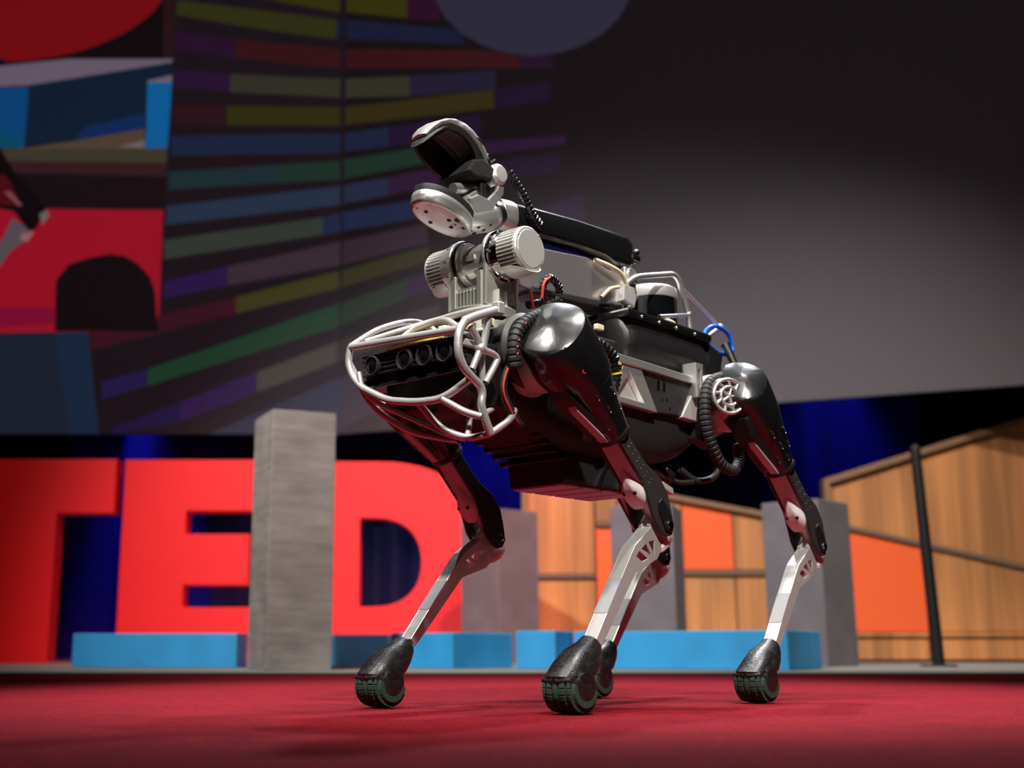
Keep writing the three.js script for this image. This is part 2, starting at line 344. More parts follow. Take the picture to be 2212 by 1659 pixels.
// square-plan blocks given by their front corner, the length of the two faces and the turn
function corner(name, x, z, turn, wRight, wLeft, h, mat, label, category, group, y = 0.015, r = 0.006) {
  // right face runs from the corner along (cos turn, -sin turn), left face along (-sin turn, -cos turn)
  const g = box(0, wRight, 0, h, -wLeft, 0, r), p = g.attributes.position, nn = g.attributes.normal, uv = g.attributes.uv;
  for (let i = 0; i < p.count; i++) { const ax = Math.abs(nn.getX(i)), ay = Math.abs(nn.getY(i)); uv.setXY(i, ax > 0.7 ? p.getZ(i) : p.getX(i) + 0.4, ay > 0.7 ? p.getZ(i) : p.getY(i)); }
  const o = top(name, g, mat, label, category, group); o.position.set(x, y, z); o.rotation.y = turn; return o;
}
{
  const a = valueNoise(6, 48), b = valueNoise(24, 120), c = valueNoise(9, 9);
  const tex = noiseTexture(512, 512, (x, y) => { const u = x / 512, v = y / 512, s = 0.8 + 0.11 * a(u, v) + 0.08 * b(u, v) + 0.12 * c(u, v) + 0.05 * rnd(); return [166 * s, 158 * s, 153 * s]; }, true);
  const concrete = std({ map: tex, roughness: 0.85, bumpMap: tex, bumpScale: 0.002 });
  corner('concrete_pillar', -0.857, -6.0, 24 * Math.PI / 180, 0.335, 0.335, 1.275, concrete, 'tall square concrete grey pillar between letters E and D', 'pillar', null);
  const greyTex = noiseTexture(128, 128, (x, y) => { const s = 0.9 + 0.1 * c(x / 128, y / 128) + 0.05 * rnd(); return [112 * s, 106 * s, 113 * s]; }, true);
  const grey = std({ map: greyTex, roughness: 0.85 }), gg = 'dark grey plinths on the stage';
  corner('grey_plinth', 0.362, -8.25, 42 * Math.PI / 180, 0.385, 0.37, 1.03, grey, 'dark grey square plinth beside the letter D', 'plinth', gg);
  corner('grey_plinth', 1.39, -7.45, 70 * Math.PI / 180, 0.37, 0.385, 0.965, grey, 'dark grey square plinth in front of the middle wood wall', 'plinth', gg);
  corner('grey_plinth', 2.19, -7.15, 45 * Math.PI / 180, 0.375, 0.375, 0.965, grey, 'dark grey square plinth between the two wood walls', 'plinth', gg);
  const blueTex = noiseTexture(128, 128, (x, y) => { const s = 0.93 + 0.07 * c(x / 128, y / 128) + 0.04 * rnd(); return [56 * s, 172 * s, 240 * s]; }, true);
  const blue = std({ map: blueTex, roughness: 0.6 }), bg = 'low blue boxes along the stage edge', R = Math.PI / 180;
  corner('blue_box', -1.145, -6.9, 88 * R, 0.3, 0.92, 0.185, blue, 'long low blue box in front of letter E', 'box', bg);
  corner('blue_box', -0.33, -7.25, 86 * R, 0.3, 0.62, 0.182, blue, 'low blue box partly behind the concrete pillar', 'box', bg);
  corner('blue_box', 0.043, -6.55, 45 * R, 0.47, 0.48, 0.185, blue, 'low blue box with its corner below letter D', 'box', bg);
  corner('blue_box', 0.566, -6.36, 65 * R, 0.28, 0.22, 0.192, blue, 'small blue box in front of the middle wood wall', 'box', bg);
  corner('blue_box', 1.65, -6.0, 60 * R, 0.66, 1.12, 0.19, blue, 'longest blue box in front of the grey plinths', 'box', bg);
}

// wooden set walls
{
  const g1 = valueNoise(60, 3), g2 = valueNoise(7, 4), g3 = valueNoise(160, 6);
  const woodTex = noiseTexture(1024, 512, (x, y) => { const u = x / 1024, v = y / 512, s = 0.62 + 0.2 * g1(u, v) + 0.22 * g2(u, v) + 0.1 * g3(u, v); return [206 * s, 138 * s, 84 * s]; }, true);
  const wood = std({ map: woodTex, roughness: 0.55 }), cap = std({ color: lin(0.24, 0.13, 0.075), roughness: 0.5 });
  const orange = std({ color: lin(0.9, 0.13, 0.035), roughness: 0.45 }), batten = std({ color: lin(0.16, 0.1, 0.07), roughness: 0.6 }), dark = std({ color: lin(0.01, 0.01, 0.01), roughness: 0.9 });
  const setUv = (g) => { const p = g.attributes.position; const uv = g.attributes.uv; for (let i = 0; i < p.count; i++) uv.setXY(i, p.getX(i) * 0.33, p.getY(i) * 0.3); return g; };
  const z = -9.5, P = (o, pts, z0, z1, m, name = 'panel') => part(name, setUv(plate(pts, z0, z1, 0.004)), m, o);
  // middle wall, its top falls to the right
  {
    const o = thing('wood_wall', 'wood panelled stage wall with orange panels and falling top edge', 'wall panel', [0, 0.015, z], 0, 'wood panelled stage walls', 'thing');
    const T = (x) => 1.487 - 0.19 * (x - 0.615) - 0.015;
    const col = (x0, x1, y0, y1, m, name) => P(o, [[x0, y0], [x1, y0], [x1, y1 ?? T(x1) - 0.02], [x0, y1 ?? T(x0) - 0.02]], -0.03, 0, m, name);
    col(0.64, 1.165, 0.03, 0.625, wood); col(0.64, 1.165, 0.665, undefined, wood);
    col(1.175, 1.34, 0.03, 0.35, wood); col(1.175, 1.34, 0.36, 1.02, orange, 'orange_panel'); col(1.175, 1.34, 1.065, undefined, wood);
    col(1.35, 1.84, 0.03, 0.645, wood); col(1.35, 1.84, 0.695, undefined, wood);
    col(1.85, 2.235, 0.03, 0.645, wood); col(1.85, 2.235, 0.695, undefined, orange, 'orange_panel');
    col(2.245, 2.6, 0.03, 0.645, wood); col(2.245, 2.6, 0.695, undefined, wood);
    P(o, [[0.64, 0.63], [1.165, 0.63], [1.165, 0.66], [0.64, 0.66]], -0.03, 0.03, batten, 'batten');
    P(o, [[1.175, 1.025], [1.34, 1.025], [1.34, 1.06], [1.175, 1.06]], -0.03, 0.03, batten, 'batten');
    P(o, [[1.35, 0.65], [2.6, 0.65], [2.6, 0.69], [1.35, 0.69]], -0.03, 0.03, batten, 'batten');
    P(o, [[0.6, T(0.6) - 0.02], [2.62, T(2.62) - 0.02], [2.62, T(2.62) + 0.02], [0.6, T(0.6) + 0.02]], -0.06, 0.05, cap, 'cap_rail');
    P(o, [[0.6, 0], [0.64, 0], [0.64, T(0.64)], [0.6, T(0.6)]], -0.06, 0.05, cap, 'end_post');
    P(o, [[0.6, 0], [2.62, 0], [2.62, T(2.62)], [0.6, T(0.6)]], -0.07, -0.031, dark, 'backing');
  }
  // wall on the other side of the plinths, its top rises
  {
    const o = thing('wood_wall', 'wood panelled stage wall with rising top edge behind the black pole', 'wall panel', [0, 0.015, z], 0, 'wood panelled stage walls', 'thing');
    const T = (x) => 1.38 + 0.307 * (x - 2.962), B = (x) => 1.007 - 0.227 * (x - 3.178);
    const quad = (x0, x1, lo, hi, m, name, z1 = 0) => P(o, [[x0, lo(x0)], [x1, lo(x1)], [x1, hi(x1)], [x0, hi(x0)]], -0.03, z1, m, name);
    const c = (v) => () => v;
    quad(3.0, 3.69, (x) => B(x) + 0.02, (x) => T(x) - 0.03, wood); quad(3.7, 5.6, (x) => B(x) + 0.02, (x) => T(x) - 0.03, wood);
    quad(3.0, 3.69, c(0.225), (x) => B(x) - 0.022, orange, 'orange_panel'); quad(3.7, 5.6, c(0.225), (x) => B(x) - 0.022, wood);
    quad(3.0, 3.69, c(0.02), c(0.185), wood); quad(3.7, 5.6, c(0.02), c(0.185), wood);
    quad(3.0, 5.6, (x) => B(x) - 0.02, (x) => B(x) + 0.018, batten, 'batten', 0.035);
    quad(3.0, 5.6, c(0.19), c(0.22), wood, 'ledge', 0.03);
    quad(2.95, 5.6, (x) => T(x) - 0.035, (x) => T(x) + 0.015, cap, 'cap_rail', 0.06);
    quad(2.95, 3.0, c(0.0), (x) => T(x) - 0.035, cap, 'end_post', 0.06);
    P(o, [[2.95, -0.0], [5.6, -0.0], [5.6, T(5.6)], [2.95, T(2.95)]], -0.07, -0.031, dark, 'backing');
  }
  // black pole with its base
  {
    const o = thing('black_pole', 'black round pole leaning slightly before the wood wall', 'pole', [2.88, 0.015, -7.3]);
    part('pole', [rod([0, 0, 0], [-0.036, 1.28, 0], 0.036, 0.03, 24)], M.satin, o); part('cap', [new THREE.SphereGeometry(0.031, 16, 10).translate(-0.036, 1.28, 0)], M.matte, o);
    part('base', [rod([0, 0, 0], [0, 0.012, 0], 0.11, 0.1, 32)], M.matte, o);
  }
}

// ---------------------------------------------------------------- the robot: +x runs to its tail, +z to its left flank
const robot = thing('quadruped_robot', 'four legged silver and black robot with a raised gripper arm', 'robot', [0.3129, 0, -2.7085], 46 * Math.PI / 180);

// ---- legs
function frame2(ax, ay, dx, dy, z) {          // x along (dx, dy), y to the rear of it
  const l = Math.hypot(dx, dy); dx /= l; dy /= l;
  return new THREE.Matrix4().set(dx, -dy, 0, ax, dy, dx, 0, ay, 0, 0, 1, z, 0, 0, 0, 1);
}
const blockGeo = {};
function makeLeg({ hip, knee, ankle, foot, z, side, open, label }) {
  const leg = new THREE.Group(); leg.name = 'leg'; leg.userData.label = label; robot.add(leg);
  const o = side;                              // +1: outer face towards +z
  const TH = frame2(knee[0], knee[1], knee[0] - hip[0], knee[1] - hip[1], z), L = 0.445, k0 = 0.44;
  const th = (g) => g.applyMatrix4(TH);        // thigh coordinates: t - k0 measured from the knee pivot, r to the rear
  const tp = (pts) => pts.map(([t, r]) => [t - k0, r]);
  // two knee cheeks
  const cheek = [[0.19, -0.013], [0.33, -0.004], [0.352, -0.012], [0.38, -0.02], [0.40, -0.028], [0.436, -0.029], [0.455, -0.02], [0.464, -0.004], [0.458, 0.014], [0.431, 0.031], [0.393, 0.0485], [0.354, 0.05], [0.30, 0.03], [0.22, 0.024], [0.19, 0.024]];
  for (const s of [-1, 1]) {
    const z0 = s * 0.0235, z1 = s * 0.031;
    part('knee_cheek', th(plate(tp(cheek), Math.min(z0, z1), Math.max(z0, z1), 0.0025)), s === o ? M.charcoal : M.satin, leg);
  }
  // raised boss and pivot bolts on the outer cheek
  const zs = o * 0.031;
  const raised = [[0.385, 0.004], [0.40, -0.006], [0.44, -0.017], [0.455, -0.006], [0.453, 0.012], [0.43, 0.02], [0.40, 0.022], [0.385, 0.018]];
  part('knee_boss', th(plate(tp(raised), Math.min(zs, zs + o * 0.004), Math.max(zs, zs + o * 0.004), 0.0015)), M.satin, leg);
  for (const s of [-1, 1]) part('knee_bolt', th(turned([[0, 0], [0, 0.0085], [0.004, 0.008], [0.006, 0.005], [0.006, 0]].map(([a, r]) => [s * (0.034 + a), r]), 0, 0, 16)), M.polished, leg);
  part('heel_screw', th(rod([0.005, 0.03, -0.012], [0.005, 0.036, 0.012], 0.006)), M.steel, leg);
  // thigh bar: front face panel and rear strip with rivets
  part('thigh_panel', th(plate(tp([[0.17, -0.012], [0.35, -0.004], [0.372, -0.006], [0.372, 0.02], [0.17, 0.02]]), -0.0232, 0.0232, 0.004)), M.panelGrey, leg, 'grey panel on the shin-facing side of the thigh');
  const rivets = []; for (let i = 0; i < 8; i++) for (const r of [0.016, 0.0045]) rivets.push(ball(0.205 + i * 0.019 - k0, r + i * 0.0008, o * 0.031, 0.0014, 8));
  part('rivets', rivets.map((g) => th(g)), M.steel, leg);
  // white knee guard, a teardrop shell on the front face
  const tear = []; for (let i = 0; i <= 12; i++) { const u = i / 12, w = Math.sin(Math.PI * Math.min(1, 0.05 + u * 0.82) ** 1.35) * 0.0245 + 0.0015, h = 0.016 * Math.sin(Math.PI * Math.min(0.93, 0.05 + u * 0.9)) + 0.003; const t = 0.288 + u * 0.088 - k0, base = -0.004 - 0.015 * u * u; tear.push(superRing([t, base, 0], [0, -h, 0], [0, 0, w], 2.2, 20)); }
  part('knee_guard', th(loft(tear)), M.porcelain, leg, 'white plastic knee guard');
  for (const s of [-1, 1]) part('guard_screw', th(rod([0.335 - k0, -0.0125, s * 0.0125], [0.3355 - k0, -0.0262, s * 0.013], 0.0045, 0.0042, 12)), M.matte, leg);
  // spring housing seen inside the clevis
  part('knee_actuator', th(rod([-0.075, 0.012, 0], [-0.012, 0.012, 0], 0.019, 0.015, 20)), M.castAluminium, leg);
  // tapered upper thigh
  const zc = open ? 0.002 : 0.002, rc = (t) => open ? 0.012 : 0.012 * Math.min(1, Math.max(0, t / 0.08));
  // a round can along the thigh whose upper end is cut on the slant and closed by a shallow cone
  const secs = open
    ? [[-0.12, 0.060, 0.052], [0.0, 0.064, 0.052], [0.04, 0.064, 0.052], [0.07, 0.061, 0.051], [0.10, 0.054, 0.047], [0.14, 0.046, 0.043], [0.18, 0.039, 0.038], [0.215, 0.033, 0.035]]
    : [[-0.12, 0.076, 0.064], [-0.02, 0.079, 0.064], [0.02, 0.079, 0.063], [0.05, 0.074, 0.06], [0.08, 0.065, 0.055], [0.11, 0.055, 0.049], [0.15, 0.046, 0.043], [0.215, 0.035, 0.036]];
  const at = (t) => { let i = 0; while (i < secs.length - 2 && secs[i + 1][0] < t) i++; const [t0, a0, b0] = secs[i], [t1, a1, b1] = secs[i + 1], k = (t - t0) / (t1 - t0); return [a0 + (a1 - a0) * k, b0 + (b1 - b0) * k]; };
  const cutT = open ? -0.03 : -0.052, NN = 44;
  const ringAt = (tf, grow = 0) => Array.from({ length: NN }, (_, i) => {
    const th0 = i / NN * 2 * Math.PI, C = Math.cos(th0), S = Math.sin(th0), pw = 2 / 2.3, u = Math.sign(C) * Math.abs(C) ** pw, v = Math.sign(S) * Math.abs(S) ** pw;
    let t = tf(u, v); const [A, B] = at(t); return [t - k0, rc(t) + (A + grow) * u, o * zc + (B + grow) * v];
  });
  const slant = (u, v) => cutT - 0.012 * u + (open ? 0.03 : 0.024) * v * o;
  const rings = [], capC = [cutT - k0, rc(0), o * zc];
  const inset = (k, lift) => ringAt(slant).map((q) => [capC[0] + (q[0] - capC[0]) * k - lift * 0.8, capC[1] + (q[1] - capC[1]) * k - lift * 0.1, capC[2] + (q[2] - capC[2]) * k + o * lift * 0.5]);
  rings.push(inset(0.06, 0.020), inset(0.3, 0.0165), inset(0.6, 0.0115), inset(0.88, 0.006), inset(0.955, 0.0035), inset(0.985, 0.001));
  for (let i = 0; i <= 12; i++) rings.push(ringAt((u, v) => { const s = slant(u, v) + 0.003; return s + (0.215 - s) * i / 12; }));
  part('hip_cover', th(loft(rings, 0.45)), M.gloss, leg, 'glossy black hip and thigh cover');
  part('thigh_rail', th(plate(tp([[0.085, -0.058], [0.105, -0.062], [0.21, -0.024], [0.21, -0.014], [0.10, -0.044]]), o > 0 ? -0.004 : -0.016, o > 0 ? 0.016 : 0.004, 0.002)), M.panelGrey, leg);
  part('cover_rim', th(loft([[0.205, 0.0365], [0.209, 0.0385], [0.216, 0.0385], [0.219, 0.036]].map(([t, a]) => superRing([t - k0, open ? 0.012 : 0.012, o * zc], [0, a, 0], [0, 0, a + 0.001], 2, 32)))), M.satin, leg);
  if (!open) {
    part('cover_band', th(loft([[0.084, 0.0612], [0.087, 0.0622], [0.090, 0.0605]].map(([t, a]) => superRing([t - k0, 0.012, o * zc], [0, a + 0.001, 0], [0, 0, 0.0535], 2.3, 36)))), M.satin, leg);
    part('cover_bolt', th(turned([[0.048, 0.0018], [0.0565, 0.0024], [0.057, 0.0042], [0.0555, 0.0052], [0.048, 0.0052]].map(([a, r]) => [o * a, r]), 0.035 - k0, -0.036, 16)), M.redWire, leg, 'small red bolt head on the cover');
  }
  // slots and screws in the cone
  const sl = [], scr = [];
  for (const [t, a] of [[0.10, 0.35], [0.115, 1.0], [0.14, 0.55], [0.155, 1.15], [0.17, 0.2], [0.18, 0.75], [0.125, -0.15], [0.165, -0.3]]) {
    const rr = 0.0595 - (t - 0.1) * 0.22, y = 0.012 - rr * Math.cos(a * 1.2 + 0.5) * 0.98, zz = o * (zc + rr * Math.sin(a * 1.2 + 0.5) * 0.86);
    sl.push(new THREE.SphereGeometry(0.005, 10, 6).scale(1.9, 0.8, 0.8).translate(t - k0, y, zz)); scr.push(ball(t + 0.011 - k0, y + 0.0008, zz + o * 0.0006, 0.0026, 8));
  }
  part('slots', sl.map(th), M.matte, leg); part('screws', scr.map(th), M.steel, leg);
  // hip motor: concentric rings inboard of the cover
  const hx = hip[0], hy = hip[1], zi = z - o * 0.055;
  const prof = [[0.075, 0], [0.075, 0.05], [0.06, 0.058], [0.055, 0.072], [0.03, 0.074], [0.026, 0.066], [0.006, 0.066], [0.002, 0.07], [-0.02, 0.07], [-0.02, 0]].map(([a, r]) => [zi - o * a, r]);
  part('hip_motor', turned(o > 0 ? prof : prof.reverse(), hx, hy, 48), M.castAluminium, leg, 'round silver hip motor');
  if (open) {                                   // lattice grille on the forward side
    const gr = []; const gx = hx - 0.066, gy = hy + 0.0, gz = z - o * 0.004;
    const Q = new THREE.Matrix4().makeRotationY(-0.5 * o).setPosition(gx, gy, gz);
    const circ = (r) => new THREE.TorusGeometry(r, 0.0042, 8, 32);
    gr.push(circ(0.04), circ(0.022));
    for (let i = 0; i < 9; i++) { const a = i / 9 * 2 * Math.PI; gr.push(rod([0.022 * Math.cos(a), 0.022 * Math.sin(a), 0], [0.04 * Math.cos(a + 0.2), 0.04 * Math.sin(a + 0.2), 0], 0.0036, 0.0036, 8)); }
    for (let i = 0; i < 5; i++) { const a = i / 5 * 2 * Math.PI; gr.push(rod([0, 0, 0], [0.022 * Math.cos(a), 0.022 * Math.sin(a), 0], 0.0036, 0.0036, 8)); }
    part('motor_grille', gr.map((g) => g.applyMatrix4(Q)), M.aluminium, leg, 'lattice grille on the hip motor');
    part('grille_drum', [new THREE.CylinderGeometry(0.043, 0.05, 0.03, 32).rotateX(Math.PI / 2).translate(0, 0, -o * 0.018).applyMatrix4(Q)], M.steel, leg);
  }
  // inner thigh bracket
  part('thigh_bracket', th(plate(tp([[0.03, -0.06], [0.07, -0.068], [0.10, -0.058], [0.20, -0.02], [0.20, -0.006], [0.10, -0.02], [0.03, -0.03]]), o * 0.002 - 0.032, o * 0.002 + 0.02, 0.004)), M.satin, leg);
  // ---- shin
  const SH = frame2(knee[0], knee[1], ankle[0] - knee[0], ankle[1] - knee[1], z), sh = (g) => g.applyMatrix4(SH);
  const q = -0.012;                            // the ankle line passes this far behind the front face
  const beam = [[-0.012, -0.008], [0.0, -0.02], [0.03, -0.026], [0.10, -0.04], [0.122, -0.039], [0.35, -0.013], [0.35, 0.008], [0.142, -0.004], [0.066, 0.032], [0.03, 0.03], [0.012, 0.012], [0, 0.01]];
  const holes = [[[0.044, 0.0], [0.062, -0.012], [0.066, 0.018]], [[0.07, -0.016], [0.09, -0.02], [0.075, 0.013]], [[0.097, -0.022], [0.115, -0.024], [0.108, -0.002], [0.088, 0.008]]];
  for (const s of [-1, 1]) part('shin_wall', sh(plate(beam, s > 0 ? 0.0125 : -0.0165, s > 0 ? 0.0165 : -0.0125, 0.0012, holes)), M.shin, leg);
  const face = [[0.028, -0.0255], [0.10, -0.0398], [0.122, -0.0388], [0.35, -0.0128], [0.35, -0.009], [0.122, -0.034], [0.10, -0.035], [0.028, -0.021]];
  part('shin_face', sh(plate(face, -0.0158, 0.0158, 0.001)), M.shin, leg, 'bright machined shin front');
  part('shin_core', sh(plate([[0.10, -0.035], [0.122, -0.034], [0.35, -0.009], [0.35, 0.003], [0.14, -0.009]], -0.0085, 0.0085, 0.001)), M.castAluminium, leg);
  for (const s of [-1, 1]) part('lever_fork', sh(plate([[-0.014, -0.004], [-0.01, -0.03], [0.03, -0.03], [0.034, -0.02], [0.012, 0.008], [0, 0.012]], s > 0 ? 0.006 : -0.0155, s > 0 ? 0.0155 : -0.006, 0.0015)), M.shin, leg);
  part('shin_tape', sh(plate([[0.185, -0.0323], [0.268, -0.0231], [0.268, -0.0215], [0.185, -0.031]], -0.0163, 0.0163, 0.0004)), M.tape, leg, 'band of grey tape round the shin');
  part('calf_pad', sh(loft([[-0.02, 0.03, 0.012, 0.013], [-0.012, 0.034, 0.017, 0.016], [0.01, 0.034, 0.018, 0.018], [0.034, 0.031, 0.013, 0.018], [0.05, 0.027, 0.006, 0.014]].map(([s, c, a, b]) => superRing([s, c, 0], [0, a, 0], [0, 0, b], 3, 20)))), M.porcelain, leg, 'pale calf pad below the knee');
  // ---- boot: upper shell, welt, rubber tyre with tread blocks
  const f = foot, c0 = [f + 0.004, 0.0475], r0 = 0.041;
  const A = [ankle[0], ankle[1]];
  const lay = [[A[0] + 0.002, A[1] + 0.012, 0.0205, 0.0195, 1], [A[0] - 0.006, A[1] + 0.002, 0.0255, 0.024, 0.8], [A[0] - 0.029, A[1] - 0.014, 0.0365, 0.033, 0.6], [A[0] - 0.053, A[1] - 0.036, 0.0435, 0.038, 0.34], [f + 0.0, 0.066, 0.0465, 0.0395, 0.1], [f + 0.003, 0.052, 0.0435, 0.039, 0], [f + 0.005, 0.03, 0.034, 0.037, 0]];
  const tilt = (k) => { const a = k * 0.72; return [Math.cos(a), -Math.sin(a)]; };
  const bootRings = lay.map(([x, y, a, b, k]) => { const [cx, sy] = tilt(k); return superRing([x, y, z], [a * cx, a * sy, 0], [0, 0, b], 2.5, 28); });
  part('boot', loft(bootRings, 0.9), M.boot, leg, 'scuffed black rubber boot');
  part('boot_hub', [-1, 1].map((s) => turned((s > 0 ? [[0.0, 0.03], [0.036, 0.032], [0.0385, 0.026], [0.0385, 0]] : [[-0.0385, 0], [-0.0385, 0.026], [-0.036, 0.032], [0, 0.03]]).map(([a, r]) => [z + a, r]), c0[0], c0[1] + 0.003, 24)), M.boot, leg);
  const welt = []; for (const s of [-1, 1]) welt.push(...[0].map(() => { const seg = []; for (let i = 0; i <= 9; i++) { const a = (154 - i * 3) * Math.PI / 180; seg.push(1); } return rod([f - 0.0395, 0.062, z + s * 0.003], [f - 0.034, 0.0625, z + s * 0.033], 0.0062, 0.0055, 10); }));
  part('welt', welt, M.rubber, leg);
  // tyre body
  const a0 = 165, a1 = 350, tyre = [];
  for (let i = 0; i <= 30; i++) {
    const a = (a0 + (a1 - a0) * i / 30) * Math.PI / 180, d = [Math.cos(a), Math.sin(a)];
    const P = (r, w) => [c0[0] + d[0] * r, c0[1] + d[1] * r, z + w];
    tyre.push([P(r0, -0.028), P(r0 + 0.0018, -0.014), P(r0 + 0.0022, 0), P(r0 + 0.0018, 0.014), P(r0, 0.028), P(r0 - 0.006, 0.038), P(r0 - 0.02, 0.0385), P(r0 - 0.02, -0.0385), P(r0 - 0.006, -0.038)]);
  }
  part('tyre', loft(tyre, 0.5), M.green, leg, 'dark green rubber tyre round the foot');
  // centre rib and blocks, proud of the tyre
  const rib = []; for (let i = 0; i <= 26; i++) { const a = (168 + 165 * i / 26) * Math.PI / 180, d = [Math.cos(a), Math.sin(a)], P = (r, w) => [c0[0] + d[0] * r, c0[1] + d[1] * r, z + w]; rib.push([P(0.0425, -0.0055), P(0.0462, -0.005), P(0.0462, 0.005), P(0.0425, 0.0055)]); }
  part('tread_rib', loft(rib, 0.5), M.green, leg);
  for (let i = 0; i < 11; i++) {
    const a = (172 + i * 15.4) * Math.PI / 180;
    [[-0.0285, 0.0095, -0.002], [-0.0145, 0.0145, 0], [0.0145, 0.0145, 0], [0.0285, 0.0095, -0.002]].forEach(([w, ww, dr]) => {
      const key = ww; blockGeo[key] ??= new RoundedBoxGeometry(0.0068, 0.0102, ww - 0.0022, 1, 0.0012);
      const b = shade(new THREE.Mesh(blockGeo[key], M.green)); b.name = 'tread_block'; leg.add(b);
      const r = 0.0427 + dr; b.position.set(c0[0] + Math.cos(a) * r, c0[1] + Math.sin(a) * r, z + w); b.rotation.z = a;
    });
  }
  return leg;
}
makeLeg({ hip: [-0.327, 0.684], knee: [-0.031, 0.368], ankle: [-0.262, 0.118], foot: -0.331, z: 0.205, side: 1, open: false, label: 'front leg with its cover on the left flank' });
makeLeg({ hip: [-0.345, 0.69], knee: [-0.064, 0.366], ankle: [-0.334, 0.118], foot: -0.404, z: -0.23, side: -1, open: false, label: 'front leg on the right flank' });
makeLeg({ hip: [0.352, 0.69], knee: [0.626, 0.362], ankle: [0.405, 0.116], foot: 0.331, z: 0.21, side: 1, open: true, label: 'rear leg with a lattice hip grille' });
makeLeg({ hip: [0.33, 0.69], knee: [0.598, 0.357], ankle: [0.372, 0.116], foot: 0.30, z: -0.222, side: -1, open: true, label: 'rear leg half hidden behind the front leg' });

// ---- body
const bodyProf = (x0, x1, secs, mat, name, label) => part(name, loft(secs.map(([x, yc, h, w, p]) => superRing([x, yc, 0], [0, h, 0], [0, 0, w], p ?? 3.5, 36)), 0.7), mat, robot, label);
bodyProf(0, 0, [[-0.44, 0.645, 0.03, 0.09], [-0.43, 0.645, 0.05, 0.105], [-0.33, 0.635, 0.075, 0.115], [-0.2, 0.615, 0.095, 0.115], [0.0, 0.615, 0.10, 0.118], [0.15, 0.62, 0.098, 0.118], [0.25, 0.635, 0.085, 0.112], [0.33, 0.655, 0.06, 0.10], [0.37, 0.665, 0.03, 0.08]], M.hull, 'belly_hull', 'dark rounded belly hull');
// battery box under the belly with its front vents and slatted floor
part('battery_box', plate([[-0.185, 0.56], [-0.17, 0.458], [0.12, 0.458], [0.155, 0.475], [0.19, 0.57]], -0.075, 0.075, 0.008), M.matte, robot);
for (let i = 0; i < 4; i++) part('floor_slat', box(-0.165 + i * 0.07, -0.105 + i * 0.07, 0.4525, 0.4585, -0.068, 0.068, 0.002), M.panelGrey, robot);
for (let i = 0; i < 5; i++) part('vent_rib', box(-0.295 + i * 0.026, -0.275 + i * 0.026, 0.555 - i * 0.013, 0.567 - i * 0.013, -0.085, 0.085, 0.003), M.satin, robot);
for (let i = 0; i < 3; i++) part('belly_brace', plate([[-0.07 + i * 0.075, 0.46], [-0.055 + i * 0.075, 0.46], [0.01 + i * 0.07, 0.56], [-0.005 + i * 0.07, 0.56]], 0.072, 0.083, 0.002), M.satin, robot);
part('chassis', [box(-0.4, 0.36, 0.62, 0.735, -0.108, 0.108, 0.012)], M.matte, robot);
// machined side frame: top rail, truss, dark cover plate
for (const s of [1, -1]) {
  const zz = (a, b) => s > 0 ? [a, b] : [-b, -a];
  const SP = (pts, a, b, m, n, l, holes) => part(n, plate(pts, ...zz(a, b), 0.002, holes), m, robot, l);
  SP([[-0.18, 0.728], [0.33, 0.722], [0.33, 0.738], [-0.18, 0.748]], 0.104, 0.14, M.aluminium, 'side_rail', 'machined silver side rail');
  SP([[-0.10, 0.64], [0.095, 0.634], [0.085, 0.65], [0.035, 0.73], [-0.0, 0.731], [-0.10, 0.732]], 0.118, 0.136, M.aluminium, 'side_truss', 'silver triangular side truss', [[[-0.06, 0.652], [0.045, 0.649], [-0.006, 0.712]], [[-0.09, 0.66], [-0.075, 0.66], [-0.03, 0.722], [-0.09, 0.722]]]);
  SP([[-0.06, 0.65], [0.06, 0.647], [0.0, 0.725], [-0.02, 0.725]], 0.108, 0.121, M.castAluminium, 'truss_web');
  SP([[0.08, 0.635], [0.20, 0.642], [0.245, 0.722], [0.038, 0.728]], 0.112, 0.13, M.charcoal, 'side_cover', 'dark grey cover plate with small slots');
  for (const [a, b] of [[0.105, 0.70], [0.128, 0.70]]) SP([[a, b - 0.012], [a + 0.008, b - 0.012], [a + 0.01, b + 0.012], [a + 0.002, b + 0.012]], 0.1295, 0.1315, M.glassBlack, 'cover_slot');
  for (const [a, b] of [[0.12, 0.665], [0.14, 0.668], [0.16, 0.666], [0.15, 0.65]]) SP([[a, b], [a + 0.005, b], [a + 0.005, b + 0.006], [a, b + 0.006]], 0.1295, 0.1315, M.glassBlack, 'cover_slot');
  SP([[0.24, 0.69], [0.262, 0.69], [0.27, 0.772], [0.238, 0.772]], 0.112, 0.15, M.aluminium, 'frame_lug', 'silver lug with a slot', [[[0.247, 0.715], [0.257, 0.715], [0.26, 0.758], [0.249, 0.758]]]);
  SP([[0.195, 0.638], [0.262, 0.636], [0.268, 0.69], [0.243, 0.70]], 0.108, 0.134, M.castAluminium, 'frame_gusset');
  SP([[0.262, 0.6], [0.33, 0.58], [0.345, 0.72], [0.275, 0.722]], 0.10, 0.128, M.matte, 'rear_flank');
  SP([[0.327, 0.61], [0.337, 0.61], [0.345, 0.718], [0.333, 0.718]], 0.11, 0.14, M.cream, 'rear_strip', 'pale strip at the rear flank');
}
